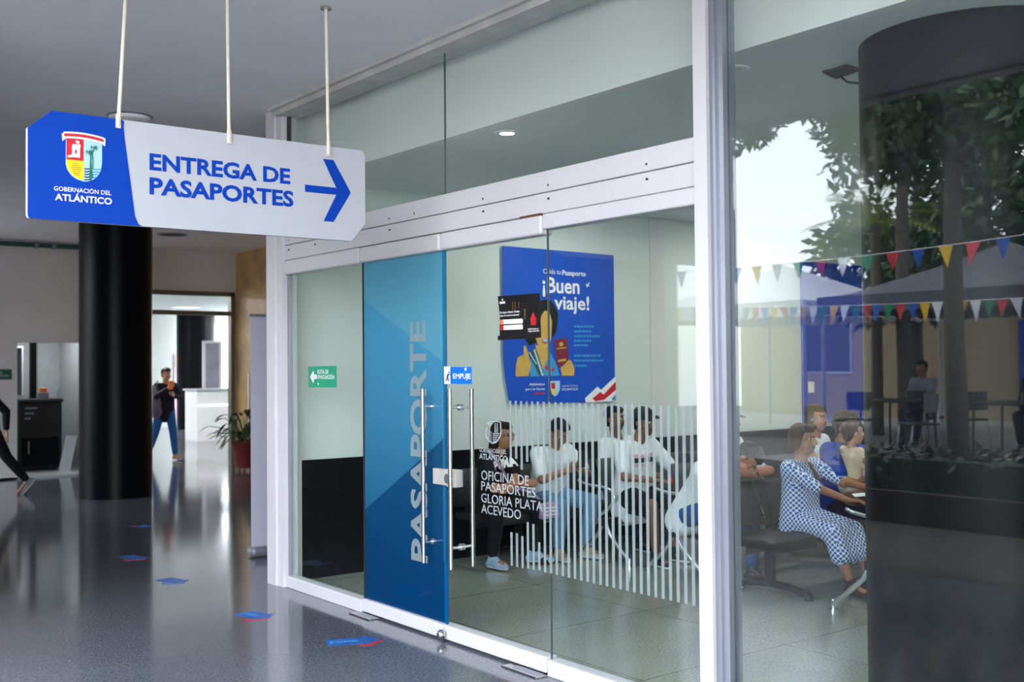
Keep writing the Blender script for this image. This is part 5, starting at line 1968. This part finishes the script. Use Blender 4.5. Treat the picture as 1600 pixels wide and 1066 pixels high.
DOT = dots('white cloth with blue dots', (222, 230, 238), (30, 96, 178))
pol = person('person', 'person in a white dress with blue dots seated in profile with a brown handbag', (6.52, 4.98, 0), 0, 0.88, (156, 104, 74), (0, 0.08, 0.485), 2, 0, 6,
             (3, 12, 0), (0, 0, 0), {-1: (-0.02, -0.34, 0.655), 1: (0.22, -0.34, 0.72)}, {-1: (-0.9, 0.3, -0.6), 1: (0.8, 0.2, -0.7)}, {-1: (0.5, -0.9, 0), 1: (0, -1, 0.1)}, None, 0.8,
             {-1: (-0.08, -0.40, 0.1), 1: (0.1, -0.42, 0.1)}, None, None, DOT, 1.05, 0.1, None, 0.9, True, cloth('dark sandal', (60, 34, 30)), M['black'], 'bob', (62, 40, 26), hk=1.08, wide=1.12)
g = garment(pol, 'dress')
sp_ = strap_mesh(g, [(0.02, 0.89), (0.06, 0.80), (0.12, 0.68)], 0.02, pol)
lo = pol.location
t = empty('handbag', lo + V((0.16, -0.2, 0.65)), 'small brown handbag with a strap at the side of the woman in dots', 'bag')
brn = mat('brown leather', (92, 66, 48), 0.45)
MB().tube([p_ + lo for p_ in sp_], 0.012, 8).build('strap', brn, t, True)
mm = MB()
mm.rbox(lo + V((0.06, -0.35, 0.60)), lo + V((0.25, -0.24, 0.70)), 0.03, 3)
mm.build('pouch', brn, t, True, angle=50)
MB().box(lo + V((0.08, -0.353, 0.675)), lo + V((0.23, -0.349, 0.685))).build('zip', M['steel'], t)
t = tag(MB().slab([lo + V(q_) for q_ in ((-0.02, -0.40, 0.68), (0.07, -0.44, 0.685), (0.09, -0.40, 0.70), (0.0, -0.36, 0.695))], Z, 0.002).build('paper_slip', M['white']), 'small white paper slip in the hand of the woman in dots', 'paper')

person('person', 'person in a white sleeveless top behind the woman in dots', (7.76, 5.8, 0), 0, 0.95, (166, 112, 84), (0, 0.08, 0.53), 2, 0, 10,
       (4, 0, 0), (0, 0, 0), None, None, None, None, 0.6, None, None, None, WHITE_T, 0.08, 0.1, JEANS2, 0.94, False, M['black'], M['white'], 'long', (20, 18, 20))
person('person', 'person in a royal blue tee holding a small child on the lap', (7.0, 5.0, 0), 0, 1.0, (160, 108, 80), (0, 0.08, 0.53), 4, 0, 10,
       (12, 10, 0), (0.02, 0, -0.05), {-1: (-0.06, -0.30, 0.78), 1: (-0.08, -0.30, 0.90)}, {-1: (-0.9, 0.1, -0.7), 1: (0.9, 0.1, -0.6)}, {-1: (0.9, -0.3, 0.1), 1: (-0.9, -0.2, 0)}, {-1: (0, 0.8, -0.3), 1: (0, 0.9, -0.2)}, 0.6, None, None, None,
       cloth('royal blue cotton', (18, 62, 160)), 0.72, 0.1, NAVY, 0.94, False, M['black'], M['white'], 'short', (26, 22, 22), wide=1.15)
person('person', 'small child in a cream tee and lilac bottoms held by the person in blue', (6.85, 4.86, 0.60), 70, 0.52, (190, 140, 112), (0, 0.0, 0.14), 3, 0, 0,
       (0, -10, 0), (0, 0, 0), {-1: (-0.1, -0.16, 0.2), 1: (0.1, -0.16, 0.22)}, None, None, None, 0.6, {-1: (-0.07, -0.27, 0.06), 1: (0.07, -0.27, 0.06)}, None, None,
       cloth('cream cotton', (216, 196, 170)), 0.8, 0.1, cloth('lilac cotton', (190, 140, 196)), 0.7, False, M['white'], M['white'], 'short', (92, 74, 70), hk=1.45, wide=1.15, fine=0.006)

# walking woman beyond the opening
lo = V((7.04, 19.15, 0))
wk = person('person', 'person in a dark jacket and blue jeans walking beyond the opening with raised hands', lo, 4, 0.98, (176, 118, 90), (0, 0, 0.885), 3, 0, 4,
            (10, 6, 0), (0, 0, 0), {-1: (-0.06, -0.25, 1.26), 1: (0.04, -0.26, 1.14)}, {-1: (-0.9, 0.2, -0.6), 1: (0.9, 0.2, -0.6)}, {-1: (0.4, -0.8, 0.5), 1: (-0.6, -0.7, 0.3)}, {-1: (0.6, 0.6, 0.2), 1: (-0.5, 0.7, 0.2)}, 0.9,
            {-1: (-0.26, 0.12, 0.12), 1: (0.1, -0.2, 0.095)}, {-1: (0, -1, 0.3), 1: (0, -1, 0.3)}, {-1: (0, -0.9, -0.45), 1: (0.2, -1, 0)}, cloth('dark jacket', (30, 26, 38)), 1.85, 0.14, JEANS2, 0.97, False, cloth('tan shoe', (150, 128, 104)), M['white'], 'bun', (40, 28, 26), fine=0.01)
t = empty('handheld_item', lo + V((-0.03, -0.34, 1.3)), 'small orange item held up in the hands of the person walking beyond the opening', 'item')
MB().rbox(lo + V((-0.07, -0.37, 1.25)), lo + V((0.01, -0.355, 1.40)), 0.005, 2).build('case', M['orange'], t)
t = empty('tote_bag', lo + V((-0.2, -0.1, 0.8)), 'grey purple bag hanging at the side of the person walking beyond the opening', 'bag')
mb = MB()
mb.ball((-0.2, -0.1, 0.98), (0.09, 0.13, 0.2))
mb.ball((-0.2, -0.1, 0.86), (0.1, 0.15, 0.12))
o_ = fuse(mb, 'sack', [cloth('grey purple cloth', (92, 82, 98))], 0.012, 4, t)
o_.location = lo - t.location
MB().tube([lo + V(q_) for q_ in ((-0.22, -0.16, 1.1), (-0.18, -0.08, 1.34), (-0.13, 0.0, 1.40), (-0.19, 0.06, 1.30), (-0.22, -0.02, 1.1))], 0.013, 8).build('strap', M['rubber'], t, True)

# someone leaving at the left edge of the picture
ex = onY(-16, 640, 15.2).x
person('person', 'person in dark clothes walking away past the recess, one pale shoe trailing', (ex, 15.2, 0), -90, 0.98, (140, 96, 72), (0, 0, 0.87), 4, 0, 0,
       (0, 0, 0), (0, 0, 0), {-1: (-0.22, -0.12, 0.86), 1: (0.24, 0.14, 0.84)}, {-1: (0, 1, 0), 1: (0, 1, 0)}, None, None, 0.6,
       {-1: (-0.08, -0.3, 0.1), 1: (0.08, 0.42, 0.19)}, {-1: (0, -1, 0.3), 1: (0, -1, 0.1)}, {-1: (0, -1, 0.1), 1: (0, -0.65, -0.75)}, BLACK_T, 1.85, 0.14, BLACK_T, 0.97, False, cloth('grey shoe', (150, 152, 160)), M['white'], 'short', (24, 20, 20), fine=0.01)

# =================================================================== COURTYARD (outside the arcade; the shop front mirrors it)
rnd = random.Random(11)
struct(MB().box((-26, -5.9, -0.25), (-0.2, 30, -0.02)).build('floor_courtyard', mat('dark planting soil', (44, 42, 36), 0.9, var=0.3, scale=4)))
struct(MB().box((-22, 1, -0.02), (-4.6, 22, 0.3)).build('floor_terrace', M['paving']))


def leaves(mb, c, rad, n, L, droop=0.0, shell=0.55, down=0.0):
    for _ in range(n):
        while True:
            p = V((rnd.uniform(-1, 1), rnd.uniform(-1, 1), rnd.uniform(-1, 1)))
            if shell < p.length <= 1:
                break
        q = V((c[0] + p.x * rad[0], c[1] + p.y * rad[1], c[2] + p.z * rad[2]))
        d = V((rnd.uniform(-1, 1), rnd.uniform(-1, 1), rnd.uniform(-1, 0.6) - droop)).normalized()
        s = d.cross(V((rnd.uniform(-1, 1), rnd.uniform(-1, 1), rnd.uniform(-1, 1)))).normalized()
        l = L * rnd.uniform(0.6, 1.3)
        w = l * 0.22
        vs = [mb.bm.verts.new(t_) for t_ in (q, q + d * l * 0.45 + s * w, q + d * l, q + d * l * 0.45 - s * w)]
        mb.bm.faces.new(vs)


def tree(x, y, z0, h, r, blobs, n, label, L=0.2, droop=0.4):
    t = empty('tree', (x, y, z0), label, 'tree', None)
    mb = MB()
    mb.tube([(x, y, z0), (x + 0.03, y + 0.02, z0 + h * 0.4), (x - 0.02, y + 0.05, z0 + h * 0.75), (x, y, z0 + h)], r * 1.15, 12, taper=r * 0.75)
    tk = mb.build('trunk', M['bark'], t, True)
    for (cx, cy, cz), rad in blobs:
        MB().tube([(x, y, z0 + h * 0.93), V((x, y, z0 + h)).lerp(V((cx, cy, cz)), 0.5) + V((0, 0, 0.15)), (cx, cy, cz)], r * 0.55, 8, taper=r * 0.15).build('branch', M['bark'], t, True)
    mb = MB()
    for c, rad in blobs:
        leaves(mb, c, rad, n, L, droop)
    mb.build('foliage', M['leaf'], t)
    return t


tree(-6.0, 7.8, 0.3, 4.2, 0.13, [((-6.1, 7.0, 5.3), (1.6, 1.6, 1.0)), ((-5.4, 8.4, 5.4), (1.3, 1.3, 0.9)), ((-6.6, 8.6, 4.9), (1.2, 1.2, 0.8)), ((-5.6, 6.2, 4.6), (1.0, 1.1, 0.9)), ((-6, 5.2, 5.0), (1.3, 1.4, 1.0))], 1500, 'leafy courtyard tree with the thicker dark trunk, mirrored in the right pane')
tree(-9.2, 10.6, 0.3, 4.6, 0.12, [((-9.2, 10.4, 6.3), (1.8, 1.8, 1.0)), ((-8.6, 9.2, 5.6), (1.2, 1.3, 0.9)), ((-9.8, 11.4, 5.9), (1.2, 1.2, 0.8))], 1300, 'slimmer courtyard tree further from the glass, mirrored in the right pane')
tree(-5.2, 13.4, 0.3, 4.6, 0.11, [((-5.2, 12.6, 5.6), (1.3, 1.5, 0.7)), ((-5.6, 14.2, 5.6), (1.4, 1.4, 0.9)), ((-5.5, 11.3, 5.3), (0.8, 1.0, 0.45))], 700, 'courtyard tree with a thin open crown, mirrored beside the white post')

tree(-3.4, 0.6, -0.02, 5.2, 0.17, [((-3.2, 0.8, 6.6), (2.9, 3.0, 1.2)), ((-1.6, 2.4, 6.3), (1.8, 1.6, 1.0)), ((-2.0, -1.6, 6.4), (2.2, 2.2, 1.1))], 1500, 'broad courtyard tree added to block sky light over the arcade, behind the viewer', 0.26)  # added crown that keeps the overhead sky off the arcade
tree(-3.0, -6.0, -0.02, 5.2, 0.17, [((-3.0, -6.0, 6.4), (3.0, 3.0, 1.2)), ((-1.6, -4.0, 6.2), (2.0, 1.8, 1.0))], 1500, 'second broad tree added to block sky light at the near end of the arcade', 0.26)  # second added crown, cuts sky light from behind the camera

for i_, (ty, tz) in enumerate(((4.6, 6.0), (7.4, 6.6), (10.2, 6.2), (12.9, 5.6))):
    tree(-13.2, ty, 0.3, 4.0, 0.15, [((-13.2, ty, tz), (1.6, 1.9, 2.2)), ((-12.6, ty + 0.7, tz - 2.0), (1.2, 1.3, 1.2)), ((-12.7, ty - 0.9, tz - 1.9), (1.2, 1.2, 1.2))], 1500,
         ['dense courtyard tree at the near end of the row before the beige building', 'second dense tree of the row before the beige building', 'third dense tree of the row before the beige building', 'dense tree behind the palm, last of the row before the beige building'][i_], 0.3)

# palm with yellow green fronds
t = empty('palm', (-10, 11.7, 0.3), 'small palm with yellow green fronds in the courtyard', 'palm')
MB().tube([(-10, 11.7, 0.3), (-10.05, 11.72, 2.2), (-10, 11.7, 4.1)], 0.11, 10, taper=0.08).build('trunk', M['bark'], t, True)
for k_ in range(16):
    a = k_ * 0.4 + rnd.uniform(-0.1, 0.1)
    el_ = rnd.uniform(0.1, 1.1)
    mb = MB()
    base = V((-10, 11.7, 4.1))
    d = V((math.cos(a) * math.cos(el_), math.sin(a) * math.cos(el_), math.sin(el_)))
    pts = [base + d * (1.3 * u) + V((0, 0, -0.55 * u * u)) for u in (0, 0.25, 0.5, 0.75, 1.0)]
    mb.tube(pts, 0.014, 6, taper=0.004)
    for u in [i / 14 for i in range(2, 15)]:
        c = base + d * (1.3 * u) + V((0, 0, -0.55 * u * u))
        for s_ in (-1, 1):
            sd = d.cross(Z).normalized() * s_
            leaf(mb, c, sd * 0.8 + d * 0.6, 0.34 * (1.15 - 0.6 * abs(u - 0.5)), 0.03, 0.5)
    mb.build('frond', M['leaflight'], t)

# hedge in a low planter
t = empty('hedge', (-3.0, 5.4, -0.02), 'dark clipped hedge in a low planter at the courtyard edge', 'hedge')
MB().box((-3.45, 2.2, -0.02), (-2.55, 7.4, 0.3)).build('planter', M['soil'], t)
mb = MB()
mb.box((-3.3, 2.35, 0.3), (-2.7, 7.25, 0.62))
for k_ in range(40):
    leaves(mb, (-3.0 + rnd.uniform(-0.2, 0.2), 2.4 + k_ * 0.123, 0.55), (0.3, 0.2, 0.22), 60, 0.11, 0, 0.3)
mb.build('foliage', M['hedge'], t)

# opposite building
t = empty('building', (-17, 6, -0.02), 'low beige building across the courtyard', 'building')
MB().box((-20, -10, -0.02), (-16, 20, 3.3)).build('wall', M['beige'], t)
MB().box((-20.3, -10.3, 3.3), (-15.5, 20.3, 3.6)).build('roof', M['canvas'], t)
for y_, w_ in ((9.0, 1.2), (13.0, 0.0), (17.2, 1.4), (4.5, 1.4)):
    if w_:
        f_ = MB().box((-16.03, y_ - w_ / 2 - 0.06, 1.34), (-15.97, y_ + w_ / 2 + 0.06, 2.86)).build('window', M['signwhite'], t)
        MB().box((-15.97, y_ - w_ / 2, 1.4), (-15.96, y_ + w_ / 2, 2.8)).build('window_glass', M['windowdark'], f_)
MB().box((-16.03, 11.2, 0.3), (-15.95, 12.2, 2.5)).build('door', M['bannerblue'], t)
# canopies
for i, (x, y, lb, mt) in enumerate(((-9.6, 9.0, 'grey cloth canopy over the courtyard tables', M['greycanvas']), (-9.8, 13.6, 'white cloth canopy next to the grey one', M['canvas']))):
    t = empty('canopy', (x, y, 0.3), lb, 'canopy')
    mb = MB()
    hw_ = 2.1
    n_ = 12
    gr = {}
    for a in range(n_ + 1):
        for b_ in range(n_ + 1):
            u, v = a / n_ * 2 - 1, b_ / n_ * 2 - 1
            r_ = max(abs(u), abs(v))
            z_ = 2.65 + 0.85 * (1 - r_) ** 1.3 + 0.05 * math.sin(a * 2.1) * math.cos(b_ * 1.7) * r_
            gr[a, b_] = [mb.bm.verts.new((x + u * hw_, y + v * hw_, z_ + dz)) for dz in (0, 0.012)]
    for a in range(n_):
        for b_ in range(n_):
            mb.bm.faces.new([gr[a, b_][1], gr[a + 1, b_][1], gr[a + 1, b_ + 1][1], gr[a, b_ + 1][1]])
            mb.bm.faces.new([gr[a, b_ + 1][0], gr[a + 1, b_ + 1][0], gr[a + 1, b_][0], gr[a, b_][0]])
    mb.build('cloth', mt, t, True)
    mb = MB()
    for s_ in range(4):
        for k_ in range(12):
            u0, u1 = k_ / 12 * 2 - 1, (k_ + 1) / 12 * 2 - 1
            f_ = [lambda u: (x + u * hw_, y - hw_), lambda u: (x + u * hw_, y + hw_), lambda u: (x - hw_, y + u * hw_), lambda u: (x + hw_, y + u * hw_)][s_]
            (xa, ya), (xb, yb) = f_(u0), f_(u1)
            n3 = [V((0, -1, 0)), V((0, 1, 0)), V((-1, 0, 0)), V((1, 0, 0))][s_]
            mb.slab([(xa, ya, 2.66), (xb, yb, 2.66), (xb, yb, 2.42), ((xa + xb) / 2, (ya + yb) / 2, 2.38), (xa, ya, 2.42)], n3, 0.006)
    mb.build('valance', mt, t)
    for sx_ in (-1, 1):
        for sy_ in (-1, 1):
            MB().cyl((x + sx_ * (hw_ - 0.06), y + sy_ * (hw_ - 0.06), 0.3), (x + sx_ * (hw_ - 0.06), y + sy_ * (hw_ - 0.06), 2.66), 0.03, seg=12).build('pole', M['metal'], t)

# bunting
FL = [mat('pennant %d' % i, c, 0.7) for i, c in enumerate(((24, 92, 190), (20, 130, 90), (236, 190, 30), (200, 40, 50), (230, 232, 236)))]
for p0, p1, sag, n_, lb, sz in ((V((-6, 4.4, 2.42)), V((-6, 14.6, 2.66)), 0.12, 57, 'lower string of many coloured bunting pennants across the courtyard', 0.26),
                                (V((-4.4, 3.4, 3.15)), V((-4.4, 12.4, 3.0)), 0.15, 26, 'upper string of spaced bunting pennants across the courtyard', 0.24)):
    t = empty('bunting', p0.lerp(p1, 0.5), lb, 'bunting')
    P_ = lambda u: p0.lerp(p1, u) + V((0, 0, -4 * sag * u * (1 - u)))
    MB().tube([P_(i / 30) for i in range(31)], 0.006, 6).build('cord', M['white'], t)
    for k_ in range(n_):
        a, b_ = P_((k_ + 0.1) / n_), P_((k_ + (0.95 if sz > 0.25 else 0.62)) / n_)
        tw_ = rnd.uniform(-0.05, 0.05)
        m_ = (a + b_) / 2 + V((tw_, rnd.uniform(-0.03, 0.03), -sz * rnd.uniform(0.85, 1.15)))
        MB().slab([a, b_, m_], (1, 0, 0), 0.002).build('pennant', FL[(k_ * 3 + k_ // 5) % 5], t)
for p_ in ((-6, 4.4), (-6, 14.6), (-4.4, 3.4), (-4.4, 12.4)):
    h_ = 3.25 if p_[0] > -5 else 2.8
    z0_ = 0.3 if p_[0] < -4.6 else -0.02
    t = empty('bunting_post', (p_[0], p_[1], z0_), 'slim grey post carrying a bunting string', 'post', 'bunting posts')
    MB().cyl((p_[0], p_[1], z0_), (p_[0], p_[1], h_), 0.03, seg=12).build('post', M['metal'], t)
    MB().ball((p_[0], p_[1], h_), 0.045).build('finial', M['metal'], t, True)

# tables and chairs


def cafe_table(x, y, lb):
    t = empty('cafe_table', (x, y, 0.3), lb, 'table')
    MB().rbox((x - 0.45, y - 0.45, 1.0), (x + 0.45, y + 0.45, 1.04), 0.01, 2).build('top', M['black'], t)
    for sx_ in (-1, 1):
        for sy_ in (-1, 1):
            MB().cyl((x + sx_ * 0.4, y + sy_ * 0.4, 0.3), (x + sx_ * 0.38, y + sy_ * 0.38, 1.0), 0.018, seg=10).build('leg', M['black'], t)


def cafe_chair():
    t = empty('cafe_chair', (0, 0, 0))
    MB().rbox((-0.21, -0.21, 0.42), (0.21, 0.21, 0.455), 0.012, 2).build('seat', M['black'], t)
    MB().rbox((-0.2, 0.19, 0.58), (0.2, 0.215, 0.86), 0.01, 2).build('backrest', M['black'], t)
    for sx_ in (-1, 1):
        MB().tube([(sx_ * 0.2, -0.24, 0), (sx_ * 0.19, -0.18, 0.43)], 0.012, 8).build('leg', M['metal'], t, True)
        MB().tube([(sx_ * 0.2, 0.26, 0), (sx_ * 0.19, 0.19, 0.43), (sx_ * 0.19, 0.215, 0.86)], 0.012, 8).build('leg', M['metal'], t, True)
    return t


cafe_table(-7.7, 9.8, 'black cafe table at the left of the courtyard tables')
cafe_table(-7.6, 7.9, 'black cafe table at the right of the courtyard tables')
ch0 = cafe_chair()
for i, (x, y, a, lb) in enumerate(((-8.3, 9.0, 200, 'empty black cafe chair behind the right cafe table'), (-7.0, 10.1, 80, 'empty black cafe chair in front of the left cafe table'),
                                   (-6.75, 8.85, 120, 'empty black cafe chair between the two cafe tables'), (-8.45, 9.8, -90, 'black cafe chair with a person in grey'), (-8.4, 7.9, -90, 'black cafe chair with a person in dark clothes'))):
    c = ch0 if i == 0 else copy_tree(ch0)
    c.location = (x, y, 0.3)
    c.rotation_euler = (0, 0, R(a))
    tag(c, lb, 'chair', 'cafe chairs')
person('person', 'person in a grey tee sitting at the left courtyard table', (-8.4, 9.8, 0.32), 90, 1.0, (120, 84, 64), (0, 0.06, 0.56), 6, 0, 0, (8, 0, 0), (0, 0, 0), None, None, None, None, 0.6, None, None, None,
       cloth('grey cotton', (120, 124, 134)), 0.72, 0.1, NAVY, 0.94, False, M['black'], M['black'], 'short', fine=0.012)
person('person', 'person in dark clothes sitting at the right courtyard table', (-8.35, 7.9, 0.32), 90, 1.05, (120, 84, 64), (0, 0.06, 0.56), 16, 0, 0, (14, 0, 0), (0, 0, 0), None, None, None, None, 0.6, None, None, None,
       BLACK_T, 1.8, 0.1, NAVY, 0.94, False, M['black'], M['black'], 'short', fine=0.012)
